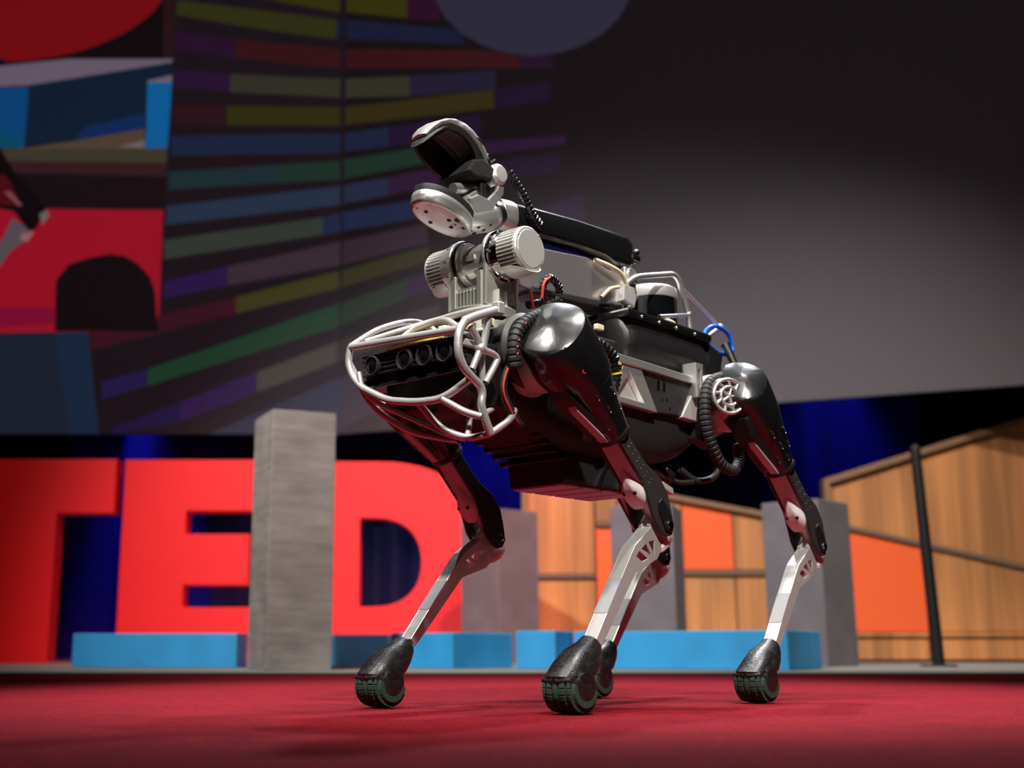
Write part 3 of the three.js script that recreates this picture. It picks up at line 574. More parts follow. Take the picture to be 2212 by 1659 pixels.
// payload box on the back with an overhanging lid
part('payload_box', loft([[0.755, 0.09], [0.765, 0.104], [0.79, 0.115], [0.82, 0.112], [0.838, 0.10], [0.852, 0.096]].map(([y, w]) => superRing([0.205, y, 0], [0.175, 0, 0], [0, 0, w], 9, 40)), 0.5), M.satin, robot, 'black payload box on the back');
part('payload_lid', [plate([[0.03, -0.112], [0.375, -0.112], [0.39, -0.1], [0.39, 0.1], [0.375, 0.112], [0.03, 0.112]], 0, 0.02, 0.006).rotateX(-Math.PI / 2).translate(0, 0.852, 0)], M.gloss, robot);
for (const x of [0.08, 0.15, 0.22, 0.30]) for (const s of [-1, 1]) part('lid_screw', ball(x, 0.858, s * 0.113, 0.004, 8), M.steel, robot);
part('tail_box', [plate([[0.365, 0.74], [0.44, 0.775], [0.46, 0.84], [0.385, 0.862]], -0.095, 0.095, 0.01)], M.satin, robot);
part('deck', [box(-0.30, 0.04, 0.735, 0.762, -0.1, 0.1, 0.008), box(-0.22, 0.06, 0.76, 0.80, -0.075, 0.075, 0.008)], M.matte, robot);
for (const [a, b, c, d] of [[-0.12, 0.8, 0.06, 0.03], [-0.05, 0.803, 0.0, 0.025], [-0.02, 0.80, -0.05, 0.03]]) part('connector', box(a, a + d * 1.4, b, b + d, c - 0.02, c + 0.02, 0.004), M.matte, robot);
part('connector', box(-0.02, 0.005, 0.82, 0.833, 0.05, 0.062, 0.002), M.cream, robot, 'small cream connector');
// rotating range sensor under a roll bar
const lx = 0.312, lz = -0.02;
part('range_sensor', [new THREE.CylinderGeometry(0.066, 0.066, 0.1, 48).translate(lx, 0.921, lz)], M.glassBlack, robot, 'black round range sensor on the back');
part('sensor_cap', [new THREE.LatheGeometry([[0, 0.998], [0.06, 0.998], [0.0665, 0.994], [0.0675, 0.988], [0.0675, 0.968], [0.06, 0.966], [0, 0.966]].map(([r, y]) => new THREE.Vector2(r, y)), 48).translate(lx, 0, lz)], M.castAluminium, robot, 'white ring on top of the range sensor');
part('sensor_cable', [smooth([[0.19, 0.872, 0.06], [0.22, 0.886, 0.07], [0.26, 0.886, 0.075], [0.30, 0.876, 0.06]], 0.006, 24)], M.cream, robot);
const guard = [];
guard.push(bent([[0.11, 0.872, 0.03], [0.11, 0.95, 0.04], [0.15, 0.982, 0.05], [0.33, 1.03, 0.05], [0.374, 0.938, 0.05], [0.38, 0.845, 0.05]], 0.0068, 0.03));
guard.push(bent([[0.35, 0.995, 0.05], [0.5, 0.922, 0.062]], 0.0048, 0.02));
guard.push(bent([[0.20, 0.888, 0.08], [0.374, 0.932, 0.05]], 0.005), bent([[0.38, 0.845, 0.05], [0.42, 0.865, 0.055], [0.46, 0.895, 0.055], [0.5, 0.922, 0.062]], 0.005, 0.02));
guard.push(ball(0.374, 0.934, 0.05, 0.0095, 12), ball(0.38, 0.845, 0.05, 0.008, 12), ball(0.5, 0.922, 0.062, 0.01, 12));
part('roll_bar', guard, M.aluminium, robot, 'bent aluminium roll bar round the range sensor');
part('blue_cable', [smooth([[0.40, 0.83, 0.07], [0.43, 0.835, 0.08], [0.48, 0.848, 0.085], [0.522, 0.862, 0.082], [0.512, 0.9, 0.08], [0.448, 0.912, 0.08], [0.398, 0.885, 0.08], [0.41, 0.86, 0.08], [0.45, 0.842, 0.086], [0.5, 0.845, 0.09]], 0.0056, 80)], M.blueWire, robot, 'loop of blue cable at the tail');
part('tail_strut', [rod([0.45, 0.86, 0.105], [0.44, 0.8, 0.135], 0.011, 0.009), rod([0.44, 0.8, 0.135], [0.40, 0.735, 0.12], 0.0095, 0.011)], M.gloss, robot);
part('tail_cable', [smooth([[0.40, 0.735, 0.12], [0.34, 0.75, 0.12], [0.30, 0.74, 0.11]], 0.007, 24)], M.rubber, robot);
// ring of hoses by the belly
part('underbelly_hose', [smooth([[0.26, 0.53, 0.08], [0.30, 0.505, 0.1], [0.35, 0.52, 0.12], [0.37, 0.58, 0.125]], 0.008, 40), smooth([[0.22, 0.535, 0.06], [0.24, 0.50, 0.08], [0.285, 0.5, 0.1]], 0.006, 30)], M.rubber, robot);
part('charge_plug', [rod([0.19, 0.53, 0.05], [0.235, 0.505, 0.07], 0.018, 0.018, 20), ball(0.2, 0.522, 0.085, 0.006)], M.gloss, robot);
part('tow_tab', [plate([[0.16, 0.49], [0.20, 0.478], [0.202, 0.463], [0.158, 0.475]], 0.08, 0.10, 0.002)], M.castAluminium, robot, 'silver tab under the belly');

// ---- front: sensor bar, bumper cage
const headG = new THREE.Group(); headG.name = 'sensor_bar'; headG.userData.label = 'black sensor bar with four round lenses'; robot.add(headG);
{
  const x = -0.535;
  part('housing', box(x, x + 0.05, 0.642, 0.7, -0.142, 0.13, 0.006), M.flock, headG);
  for (let i = 0; i < 5; i++) part('cooling_rib', box(x - 0.006, x + 0.01, 0.656 + i * 0.0095, 0.661 + i * 0.0095, -0.146, 0.132, 0.0015), M.satin, headG);
  for (const z of [-0.112, -0.018, 0.037, 0.091]) {
    const y = 0.672 - 0.02 * z;
    const bez = new THREE.LatheGeometry([[0.0165, 0.002], [0.017, 0.0085], [0.0185, 0.0105], [0.0205, 0.0095], [0.0215, 0.006], [0.0215, -0.004]].map(([r, h]) => new THREE.Vector2(r, h)), 32).rotateZ(Math.PI / 2).translate(x - 0.004, y, z);
    part('lens_bezel', bez, M.flock, headG);
    part('lens', new THREE.SphereGeometry(0.021, 28, 12, 0, Math.PI * 2, 0, 0.95).rotateZ(Math.PI / 2).translate(x + 0.006, y, z), M.glassBlack, headG);
  }
  for (const [a, b] of [[-0.135, -0.085], [-0.045, -0.005], [0.01, 0.05], [0.064, 0.112]]) part('lip', plate([[a, 0.004], [a + 0.01, -0.007], [b - 0.01, -0.007], [b, 0.004]], 0, 0.012, 0.002).rotateY(Math.PI / 2).scale(1, 1, -1).translate(x - 0.01, 0.642, 0), M.charcoal, headG);
  part('bottom_edge', box(x - 0.006, x + 0.04, 0.628, 0.636, -0.14, 0.13, 0.002), M.gloss, headG);
  part('top_strip', [box(x - 0.006, x + 0.002, 0.7, 0.705, -0.075, 0.08, 0.001)], M.yellow, headG, 'yellow strip along the top');
}
part('front_bulkhead', [plate([[-0.51, 0.60], [-0.44, 0.575], [-0.36, 0.58], [-0.36, 0.71], [-0.50, 0.70]], -0.115, 0.115, 0.012)], M.satin, robot);
part('front_deck', [plate([[-0.50, 0.70], [-0.42, 0.70], [-0.30, 0.73], [-0.30, 0.755], [-0.40, 0.745], [-0.50, 0.712]], -0.105, 0.105, 0.006)], M.matte, robot);
{
  const t = [], r = 0.0068;
  // front face at x = -.55
  t.push(bent([[-0.55, 0.722, -0.172], [-0.553, 0.712, 0.0], [-0.555, 0.703, 0.145]], r + 0.001));
  t.push(bent([[-0.55, 0.722, -0.172], [-0.552, 0.69, -0.176], [-0.55, 0.662, -0.165], [-0.55, 0.634, -0.138], [-0.55, 0.596, -0.06], [-0.55, 0.581, 0.02], [-0.55, 0.577, 0.092], [-0.532, 0.613, 0.149]], r + 0.0008, 0.028));
  t.push(bent([[-0.55, 0.665, -0.145], [-0.55, 0.64, -0.138]], 0.006));
  t.push(bent([[-0.55, 0.724, -0.172], [-0.479, 0.773, -0.17], [-0.42, 0.798, -0.165], [-0.384, 0.806, -0.15], [-0.36, 0.79, -0.12], [-0.35, 0.75, -0.1]], r, 0.04));
  t.push(bent([[-0.545, 0.728, -0.13], [-0.497, 0.751, -0.07], [-0.453, 0.77, -0.03], [-0.446, 0.775, 0.05], [-0.45, 0.767, 0.145]], r, 0.04));
  t.push(bent([[-0.545, 0.718, -0.02], [-0.531, 0.734, -0.008], [-0.517, 0.745, 0.04], [-0.531, 0.736, 0.085], [-0.558, 0.702, 0.145]], r, 0.025));
  // side of the cage at z = .15
  t.push(bent([[-0.558, 0.702, 0.145], [-0.548, 0.72, 0.15], [-0.519, 0.734, 0.15], [-0.454, 0.76, 0.15]], 0.0086, 0.03), box(-0.466, -0.446, 0.748, 0.774, 0.14, 0.16, 0.004));
  t.push(bent([[-0.548, 0.722, 0.15], [-0.568, 0.695, 0.15], [-0.57, 0.655, 0.15], [-0.556, 0.628, 0.15], [-0.53, 0.612, 0.15], [-0.508, 0.6, 0.15], [-0.503, 0.585, 0.15], [-0.508, 0.565, 0.15], [-0.497, 0.54, 0.15], [-0.48, 0.513, 0.149]], 0.008, 0.03));
  t.push(bent([[-0.535, 0.71, 0.15], [-0.517, 0.692, 0.15], [-0.508, 0.672, 0.15], [-0.532, 0.628, 0.15]], r, 0.03));
  t.push(bent([[-0.508, 0.672, 0.15], [-0.47, 0.668, 0.15], [-0.459, 0.66, 0.15], [-0.475, 0.635, 0.15], [-0.495, 0.608, 0.15]], r, 0.015));
  t.push(bent([[-0.478, 0.752, 0.148], [-0.484, 0.70, 0.14], [-0.489, 0.66, 0.135], [-0.48, 0.61, 0.13]], 0.0072, 0.03));
  t.push(ball(-0.508, 0.672, 0.15, 0.0115, 14));
  // lower hoops
  t.push(bent([[-0.552, 0.577, 0.092], [-0.53, 0.55, 0.13], [-0.508, 0.542, 0.15]], r));
  t.push(bent([[-0.548, 0.583, 0.02], [-0.51, 0.53, 0.05], [-0.491, 0.508, 0.10], [-0.48, 0.513, 0.149], [-0.428, 0.547, 0.155], [-0.40, 0.57, 0.14]], r, 0.02));
  t.push(bent([[-0.549, 0.684, -0.175], [-0.538, 0.646, -0.158], [-0.515, 0.612, -0.14], [-0.481, 0.587, -0.10], [-0.463, 0.549, -0.02], [-0.48, 0.525, 0.04], [-0.491, 0.508, 0.1]], r, 0.03));
  t.push(bent([[-0.55, 0.69, -0.174], [-0.51, 0.60, -0.15], [-0.45, 0.55, -0.10], [-0.42, 0.53, -0.02], [-0.46, 0.515, 0.05]], r, 0.04));
  t.push(bent([[-0.508, 0.542, 0.15], [-0.46, 0.56, 0.12], [-0.42, 0.575, 0.1]], 0.006), bent([[-0.491, 0.508, 0.1], [-0.45, 0.57, 0.07], [-0.43, 0.6, 0.06]], 0.006), bent([[-0.463, 0.549, -0.02], [-0.45, 0.59, -0.03], [-0.44, 0.62, -0.03]], 0.006));
  part('bumper_cage', t, M.cage, robot, 'welded silver tube cage round the front');
  part('green_tape', [box(-0.54, -0.524, 0.668, 0.684, 0.118, 0.126, 0.001)], M.greenTape, robot, 'scrap of green tape');
  part('bracket_arm', [box(-0.545, -0.50, 0.675, 0.69, 0.125, 0.14, 0.004)], M.castAluminium, robot);
  for (const [x, y, z] of [[-0.47, 0.745, 0.0], [-0.45, 0.748, 0.05], [-0.49, 0.735, 0.03], [-0.44, 0.75, 0.09]]) part('terminal', box(x, x + 0.02, y - 0.012, y + 0.006, z, z + 0.02, 0.003), M.cream, robot);
}

// ---- hoses and looms
part('hip_hose', hose([[-0.26, 0.765, 0.13], [-0.30, 0.778, 0.155], [-0.345, 0.768, 0.165], [-0.385, 0.75, 0.168], [-0.42, 0.72, 0.168], [-0.431, 0.682, 0.167], [-0.425, 0.645, 0.165]], 0.0135, 0.002, 0.012), M.rubber, robot, 'corrugated black hose over the front hip');
part('rear_hose', hose([[0.40, 0.735, 0.15], [0.365, 0.748, 0.16], [0.317, 0.745, 0.165], [0.264, 0.719, 0.165], [0.246, 0.674, 0.165], [0.253, 0.61, 0.165], [0.299, 0.542, 0.165], [0.365, 0.53, 0.16], [0.41, 0.56, 0.15], [0.425, 0.6, 0.14]], 0.0135, 0.002, 0.012), M.rubber, robot, 'corrugated black hose hanging at the rear hip');
part('thigh_hose', hose([[-0.16, 0.755, 0.15], [-0.13, 0.742, 0.16], [-0.106, 0.722, 0.165], [-0.097, 0.69, 0.165], [-0.105, 0.65, 0.16], [-0.125, 0.61, 0.15]], 0.0115, 0.0022, 0.011), M.gloss, robot, 'glossy black hose behind the front thigh');
for (const [x, y] of [[-0.098, 0.708], [-0.097, 0.688]]) part('hose_tie', rod([x, y - 0.002, 0.165], [x - 0.001, y + 0.002, 0.165], 0.0125), M.yellow, robot);
part('hose_end', [plate([[-0.115, 0.655], [-0.095, 0.66], [-0.10, 0.625], [-0.112, 0.612]], 0.15, 0.168, 0.003)], M.amber, robot, 'amber plastic hose end');
part('belly_hose', hose([[-0.30, 0.665, 0.12], [-0.272, 0.645, 0.135], [-0.248, 0.617, 0.14], [-0.205, 0.588, 0.135], [-0.165, 0.583, 0.12]], 0.0125, 0.002, 0.0105), M.rubber, robot, 'black corrugated hose below the front hip');
{
  const w = [[-0.42, 0.66, 0.15], [-0.438, 0.635, 0.15], [-0.446, 0.60, 0.15], [-0.425, 0.565, 0.15], [-0.39, 0.545, 0.14], [-0.36, 0.548, 0.12]];
  part('cable_loom', [smooth(w, 0.007, 40), smooth(w.map(([x, y, z]) => [x + 0.012, y + 0.004, z - 0.006]), 0.006, 40)], M.rubber, robot);
  part('red_wire', [smooth(w.map(([x, y, z]) => [x - 0.004, y - 0.001, z + 0.006]), 0.0022, 40)], M.redWire, robot, 'red wires of the loom');
}
for (const [x, y] of [[-0.408, 0.738], [-0.43, 0.70], [-0.4345, 0.686], [-0.434, 0.672]]) part('hose_mark', rod([x, y, 0.1803], [x - 0.002, y - 0.004, 0.1803], 0.0013, 0.0013, 8), M.redWire, robot, 'red dash on the hip hose');
part('link_strut', [rod([-0.36, 0.645, 0.17], [-0.32, 0.648, 0.175], 0.0035)], M.steel, robot);
part('shoulder_block', [turned([[0.105, 0], [0.105, 0.075], [0.128, 0.078], [0.135, 0.07], [0.135, 0]].reverse().map(([a, r]) => [a, r]), -0.345, 0.70, 40)], M.charcoal, robot);

// ---- arm
const armX = -0.333, armY = 0.917;
const armBase = new THREE.Group(); armBase.name = 'arm_base'; armBase.userData.label = 'silver turret and yoke that carry the arm'; robot.add(armBase);
{
  const lathe = (p, x, z, n = 48) => toCreasedNormals(new THREE.LatheGeometry(p.map(([r, y]) => new THREE.Vector2(Math.max(r, 1e-4), y)), n), 0.6).translate(x, 0, z);
  part('turret', lathe([[0, 0.735], [0.082, 0.735], [0.082, 0.75], [0.078, 0.752], [0.078, 0.77], [0.07, 0.772], [0.07, 0.782], [0.075, 0.784], [0.075, 0.802], [0.068, 0.806], [0, 0.806]], armX, 0), M.anodised, armBase);
  part('turret_ring', lathe([[0.0705, 0.772], [0.0725, 0.773], [0.0725, 0.781], [0.0705, 0.782]], armX, 0), M.polished, armBase);
  // two uprights with round heads
  for (const s of [-1, 1]) {
    const up = []; const R = 0.056; for (let i = 0; i <= 20; i++) { const a = (-25 + 230 * i / 20) * Math.PI / 180; up.push([armX + R * Math.cos(a), armY + R * Math.sin(a)]); }
    up.push([armX - 0.052, 0.806], [armX + 0.052, 0.806]);
    const zz = s > 0 ? [0.043, 0.054] : [-0.054, -0.043];
    part('upright', plate(up, ...zz, 0.003, [ring2(armX, armY, 0.04, 24)]), M.anodised, armBase);
    for (const [a, b] of [[0.044, 0.054], [-0.054, -0.046]]) part('upright_rib', box(armX + a, armX + b, 0.806, 0.88, s > 0 ? 0.03 : -0.043, s > 0 ? 0.043 : -0.03, 0.002), M.anodised, armBase);
  }
  // cradle between the uprights with a comb of fins
  part('cradle', [plate([[armX - 0.05, 0.842], [armX + 0.05, 0.842], [armX + 0.05, 0.85], [armX - 0.05, 0.85]], -0.044, 0.044, 0.001)], M.anodised, armBase);
  part('cradle_back', [box(armX + 0.03, armX + 0.05, 0.806, 0.846, -0.044, 0.044)], M.anodised, armBase);
  for (let i = 0; i < 9; i++) { const z = -0.038 + i * 0.0095; part('comb_fin', box(armX - 0.052, armX - 0.03, 0.806, 0.846, z - 0.0012, z + 0.0012), M.anodised, armBase); }
  for (let i = 0; i < 3; i++) part('side_fin', box(armX - 0.02 + i * 0.025, armX - 0.017 + i * 0.025, 0.806, 0.842, 0.044, 0.062), M.anodised, armBase);
  part('rear_stud', [rod([armX + 0.06, 0.80, 0.045], [armX + 0.06, 0.835, 0.045], 0.003), rod([armX + 0.066, 0.79, 0.03], [armX + 0.066, 0.82, 0.03], 0.003)], M.aluminium, armBase);
}
// shoulder drum with its two finned motors
const drum = new THREE.Group(); drum.name = 'shoulder_joint'; drum.userData.label = 'shoulder drum between two finned motors'; robot.add(drum);
{
  part('drum', turned([[-0.043, 0], [-0.043, 0.05], [-0.034, 0.05], [-0.033, 0.044], [-0.026, 0.044], [-0.024, 0.038], [0.043, 0.038], [0.043, 0]].map(([a, r]) => [a, r]), armX, armY, 48), M.aluminium, drum);
  part('bearing_ring', turned([[-0.0425, 0.0505], [-0.0425, 0.053], [-0.036, 0.053], [-0.036, 0.0505]], armX, armY, 48), M.satin, drum);
  for (let i = 0; i < 12; i++) { const a = i / 12 * 2 * Math.PI; part('drum_bolt', ball(armX + 0.047 * Math.cos(a), armY + 0.047 * Math.sin(a), -0.0325, 0.0022, 8), M.steel, drum); }
  part('drum_key', [box(armX - 0.041, armX - 0.036, armY - 0.004, armY + 0.006, -0.012, 0.012, 0.001), box(armX - 0.034, armX - 0.028, armY - 0.034, armY - 0.026, 0.005, 0.03, 0.001)], M.aluminium, drum);
  for (const s of [-1, 1]) {
    const f = (p) => turned((s > 0 ? p : p.slice().reverse()).map(([a, r]) => [s * a, r]), armX, armY, 56);
    part('motor_flange', f([[0.052, 0], [0.052, 0.055], [0.058, 0.055], [0.06, 0.05], [0.08, 0.05], [0.08, 0]]), s > 0 ? M.polished : M.aluminium, drum);
    part('motor_body', f([[0.08, 0], [0.08, 0.038], [0.122, 0.038], [0.124, 0]]), M.castAluminium, drum);
    const fins = []; for (let i = 0; i < 38; i++) { const a = (i / 38 * 360) * Math.PI / 180; const g = new THREE.BoxGeometry(0.013, 0.0026, 0.044); g.translate(0.0425, 0, 0).rotateZ(a).translate(armX, armY, s * 0.102); fins.push(g); }
    part('motor_fins', fins, M.castAluminium, drum);
    part('motor_cap', f([[0.12, 0], [0.12, 0.0475], [0.128, 0.0475], [0.1305, 0.045], [0.1305, 0.0405], [0.132, 0.0395], [0.132, 0]]), M.castAluminium, drum);
    const hood = []; for (let i = 0; i <= 16; i++) { const a = (228 + 104 * i / 16) * Math.PI / 180, k = Math.sin(Math.PI * i / 16) ** 0.5, C = Math.cos(a), S = Math.sin(a), q = (r, w) => [armX + C * r, armY + S * r, s * w]; hood.push([q(0.047, 0.08), q(0.052, 0.08), q(0.0535, 0.1), q(0.052 - 0.002 * k, 0.108 + 0.028 * k), q(0.048, 0.106 + 0.028 * k), q(0.0475, 0.1)]); }
    part('motor_shroud', [loft(hood, 0.8)], M.castAluminium, drum);
    for (let i = 0; i < 10; i++) { const a = i / 10 * 2 * Math.PI; part('flange_bolt', rod([armX + 0.0525 * Math.cos(a), armY + 0.0525 * Math.sin(a), s * 0.056], [armX + 0.0525 * Math.cos(a), armY + 0.0525 * Math.sin(a), s * 0.062], 0.003, 0.003, 8), M.steel, drum); }
    for (const a of [0.9, 2.6, 4.6, 5.6]) part('cap_screw', ball(armX + 0.043 * Math.cos(a), armY + 0.043 * Math.sin(a), s * 0.1306, 0.002, 8), M.steel, drum);
  }
}
// lower link, folded back to the elbow
part('arm_link', [plate([[armX + 0.02, 0.875], [armX + 0.03, 0.965], [-0.02, 0.995], [0.07, 0.985], [0.12, 0.99], [0.155, 0.975], [0.15, 0.925], [0.10, 0.905], [0.0, 0.89], [-0.15, 0.872]], -0.036, 0.036, 0.004)], M.brushed, robot, 'pale flat arm link folded back over the body');
part('link_edge', [plate([[-0.22, 0.866], [0.02, 0.882], [0.02, 0.9], [-0.22, 0.882]], -0.04, 0.04, 0.004)], M.charcoal, robot);
part('link_wires', [smooth([[0.02, 0.905, 0.045], [0.05, 0.93, 0.047], [0.09, 0.945, 0.045]], 0.0045, 24), smooth([[0.0, 0.99, 0.045], [0.05, 0.985, 0.05], [0.10, 0.975, 0.048], [0.125, 0.945, 0.045], [0.13, 0.905, 0.042]], 0.0055, 30)], M.cream, robot, 'cream wires along the link');
part('elbow_clamp', [plate([[0.10, 0.915], [0.145, 0.905], [0.155, 0.93], [0.145, 0.955], [0.105, 0.955]], 0.034, 0.05, 0.004)], M.castAluminium, robot);
part('elbow_block', [box(0.12, 0.168, 0.925, 1.005, -0.042, 0.042, 0.006), rod([0.145, 0.985, -0.048], [0.145, 0.985, 0.048], 0.017, 0.017, 24)], M.aluminium, robot, 'silver elbow block');
for (const [x, y] of [[0.135, 0.995], [0.16, 0.995], [0.135, 0.975], [0.16, 0.972], [0.155, 0.945], [0.15, 0.925]]) part('elbow_screw', ball(x, y, 0.043, 0.0055, 10), M.polished, robot);
part('elbow_foot', [box(0.02, 0.15, 0.885, 0.905, -0.03, 0.03, 0.006), rod([0.10, 0.90, 0.04], [0.06, 0.893, 0.045], 0.006)], M.matte, robot);
// forearm: long black shell
{
  const S = [[-0.27, 1.03, 0.030, 0.034, 3], [-0.262, 1.03, 0.034, 0.038, 3.4], [-0.2, 1.034, 0.034, 0.04, 5], [-0.05, 1.044, 0.034, 0.042, 6], [0.05, 1.046, 0.036, 0.042, 6], [0.09, 1.043, 0.041, 0.042, 6], [0.14, 1.045, 0.041, 0.041, 6], [0.16, 1.042, 0.036, 0.039, 5], [0.17, 1.038, 0.026, 0.034, 4]];
  part('forearm', loft(S.map(([x, y, h, w, p]) => superRing([x, y, 0], [0, h, 0], [0, 0, w], p, 32)), 0.7), M.gloss, robot, 'long glossy black forearm shell');
  part('forearm_keel', [plate([[-0.24, 0.985], [-0.05, 0.985], [0.04, 1.0], [0.06, 1.03], [-0.24, 1.02]], -0.026, 0.026, 0.006)], std({ color: lin(0.006, 0.006, 0.05), roughness: 0.3 }), robot, 'dark blue keel under the forearm');
  part('forearm_plug', [rod([0.165, 1.04, 0.03], [0.186, 1.035, 0.034], 0.012, 0.01), ball(0.18, 1.052, 0.034, 0.009, 12)], M.gloss, robot);
  const cuff = [[-0.305, 0.030], [-0.30, 0.037], [-0.272, 0.04], [-0.262, 0.04], [-0.258, 0.036]];
  part('wrist_cuff', loft(cuff.map(([x, r]) => superRing([x, 1.03, 0], [0, r, 0], [0, 0, r * 1.02], 2.4, 36)), 0.6), M.aluminium, robot, 'silver wrist cuff');
}
part('wrist_hose', hose([[-0.282, 1.125, 0.032], [-0.268, 1.098, 0.042], [-0.25, 1.066, 0.05], [-0.23, 1.038, 0.052], [-0.20, 1.018, 0.05]], 0.0095, 0.0018, 0.0095), M.gloss, robot, 'black ribbed wrist hose');
part('arm_cable_coil', [hose([[-0.25, 0.83, 0.05], [-0.218, 0.845, 0.065], [-0.218, 0.878, 0.068], [-0.188, 0.9, 0.066], [-0.158, 0.888, 0.062], [-0.156, 0.858, 0.06], [-0.185, 0.84, 0.055], [-0.21, 0.80, 0.05]], 0.0095, 0.0016, 0.009), hose([[-0.26, 0.79, 0.06], [-0.2, 0.805, 0.07], [-0.15, 0.80, 0.06], [-0.12, 0.82, 0.05]], 0.009, 0.0016, 0.009)], M.gloss, robot, 'coil of black ribbed cable behind the turret');
part('coil_wires', [smooth([[-0.228, 0.845, 0.073], [-0.226, 0.878, 0.078], [-0.205, 0.896, 0.078]], 0.003, 20), smooth([[-0.25, 0.80, 0.07], [-0.2, 0.815, 0.08], [-0.16, 0.812, 0.072]], 0.003, 20), smooth([[-0.25, 0.86, 0.06], [-0.248, 0.82, 0.065]], 0.003, 12)], M.redWire, robot);

// ---- gripper
const grip = new THREE.Group(); grip.name = 'gripper'; grip.userData.label = 'open silver gripper with black rubber lined jaws'; robot.add(grip);
{
  // wrist barrel, rising to the cuff
  const bar = (k, r) => superRing([-0.418 + 0.113 * k, 0.984 + 0.042 * k, 0], [-0.348 * r, 0.937 * r, 0], [0, 0, r * 1.2], 2.4, 32);
  part('wrist_barrel', [loft([bar(0, 0.018), bar(0.05, 0.026), bar(0.3, 0.0305), bar(0.82, 0.031), bar(0.9, 0.028), bar(1, 0.028)], 0.6)], M.aluminium, grip);
  part('wrist_collar', [loft([bar(0.9, 0.0275), bar(0.92, 0.032), bar(1.05, 0.032), bar(1.07, 0.028), bar(1.25, 0.027)], 0.6)], M.steel, grip);
  for (const [k, a] of [[0.32, -1.3], [0.5, -1.05], [0.3, -0.75], [0.62, -0.7]]) { const r = 0.031, c = [-0.418 + 0.113 * k, 0.984 + 0.042 * k]; part('barrel_hole', new THREE.SphereGeometry(0.005, 12, 8).scale(1, 0.6, 1).rotateZ(0.35).translate(c[0] - 0.348 * r * Math.sin(a), c[1] + 0.937 * r * Math.sin(a), r * 1.2 * Math.cos(a)), M.matte, grip); }
  // lower jaw: spoon outline, dished underside, nose raised
  const J = new THREE.Matrix4().makeTranslation(-0.456, 0.99, 0).multiply(new THREE.Matrix4().makeRotationZ(-0.27));
  const spoon = (k, y) => Array.from({ length: 40 }, (_, i) => { const a = i / 40 * 2 * Math.PI, c = Math.cos(a), s = Math.sin(a); return [-0.08 * k * c, y, 0.053 * k * (1 - 0.16 * (1 - c) / 2) * s]; });
  const jw = (g) => g.applyMatrix4(J);
  part('lower_jaw', jw(loft([spoon(0.3, -0.012), spoon(0.74, -0.0122), spoon(0.8, -0.0135), spoon(0.9, -0.013), spoon(0.97, -0.008), spoon(1.0, 0.002), spoon(1.0, 0.012), spoon(0.95, 0.018), spoon(0.6, 0.014)], 0.7)), M.aluminium, grip, 'silver spoon shaped lower jaw');
  part('jaw_pad', jw(loft([spoon(0.985, 0.014), spoon(1.0, 0.018), spoon(1.0, 0.028), spoon(0.9, 0.03), spoon(0.4, 0.022)], 0.8)), M.rubber, grip, 'black rubber pad on the lower jaw');
  for (const [x, z, r] of [[0.016, 0.03, 0.006], [0.008, 0.014, 0.0045], [-0.06, -0.016, 0.0048], [-0.038, -0.008, 0.0042], [0.03, 0.0, 0.0045], [-0.004, -0.028, 0.0045], [0.045, 0.022, 0.004]]) part('jaw_hole', jw(new THREE.CylinderGeometry(r, r, 0.0025, 14).translate(x, -0.012, z)), M.matte, grip);
  // scuffs of worn paint beside the holes
  const sc = []; for (let i = 0; i < 26; i++) { const x = 0.02 + 0.05 * rnd(), z = 0.005 + 0.032 * rnd(); sc.push(new THREE.SphereGeometry(0.0007 + 0.0012 * rnd() * rnd(), 6, 4).scale(1.8, 0.3, 1).translate(x, -0.0126, z)); }
  tag(part('scuff_marks', sc.map(jw), M.charcoal, grip), null, null, null, 'stuff');
  // brackets from the jaw up to the hinge
  for (const s of [-1, 1]) part('hinge_bracket', [plate([[-0.412, 1.03], [-0.39, 1.0], [-0.352, 0.998], [-0.335, 1.03], [-0.305, 1.066], [-0.30, 1.096], [-0.318, 1.096], [-0.326, 1.072], [-0.355, 1.043], [-0.385, 1.046]], s > 0 ? 0.026 : -0.036, s > 0 ? 0.036 : -0.026, 0.003)], M.aluminium, grip);
  part('jaw_actuator', [rod([-0.425, 1.056, 0.0], [-0.345, 1.08, 0.0], 0.012, 0.012, 20)], M.aluminium, grip);
  part('actuator_mount', [plate([[-0.40, 1.026], [-0.352, 1.026], [-0.342, 1.058], [-0.37, 1.068], [-0.395, 1.046]], -0.02, 0.02, 0.003)], M.aluminium, grip);
  part('hinge_link', [box(-0.372, -0.355, 1.04, 1.105, 0.02, 0.032, 0.002)], M.matte, grip);
  part('actuator_boot', [rod([-0.345, 1.045, 0.0], [-0.33, 1.085, 0.0], 0.02, 0.016, 20)], M.matte, grip);
  // hinge barrel
  const hx = -0.325, hy = 1.108;
  part('hinge_barrel', [turned([[-0.04, 0], [-0.04, 0.019], [-0.037, 0.0225], [0.026, 0.0225], [0.029, 0.02], [0.029, 0]], hx, hy, 36)], M.castAluminium, grip);
  part('hinge_cap', [turned([[0.026, 0.0], [0.026, 0.0235], [0.036, 0.0235], [0.043, 0.0175], [0.045, 0]], hx + 0.006, hy, 36)], M.castAluminium, grip);
  for (const a of [0.5, 2.3, 3.9]) part('hinge_screw', ball(hx - 0.004 + 0.0185 * Math.cos(a), hy + 0.0185 * Math.sin(a), 0.03, 0.003, 8), M.steel, grip);
  part('hinge_plug', [rod([hx - 0.008, hy + 0.022, 0.02], [hx + 0.004, hy + 0.032, 0.026], 0.007)], M.gloss, grip);
  part('hinge_plug', [rod([hx - 0.02, hy + 0.03, 0.02], [hx - 0.014, hy + 0.042, 0.022], 0.005)], M.gloss, grip);
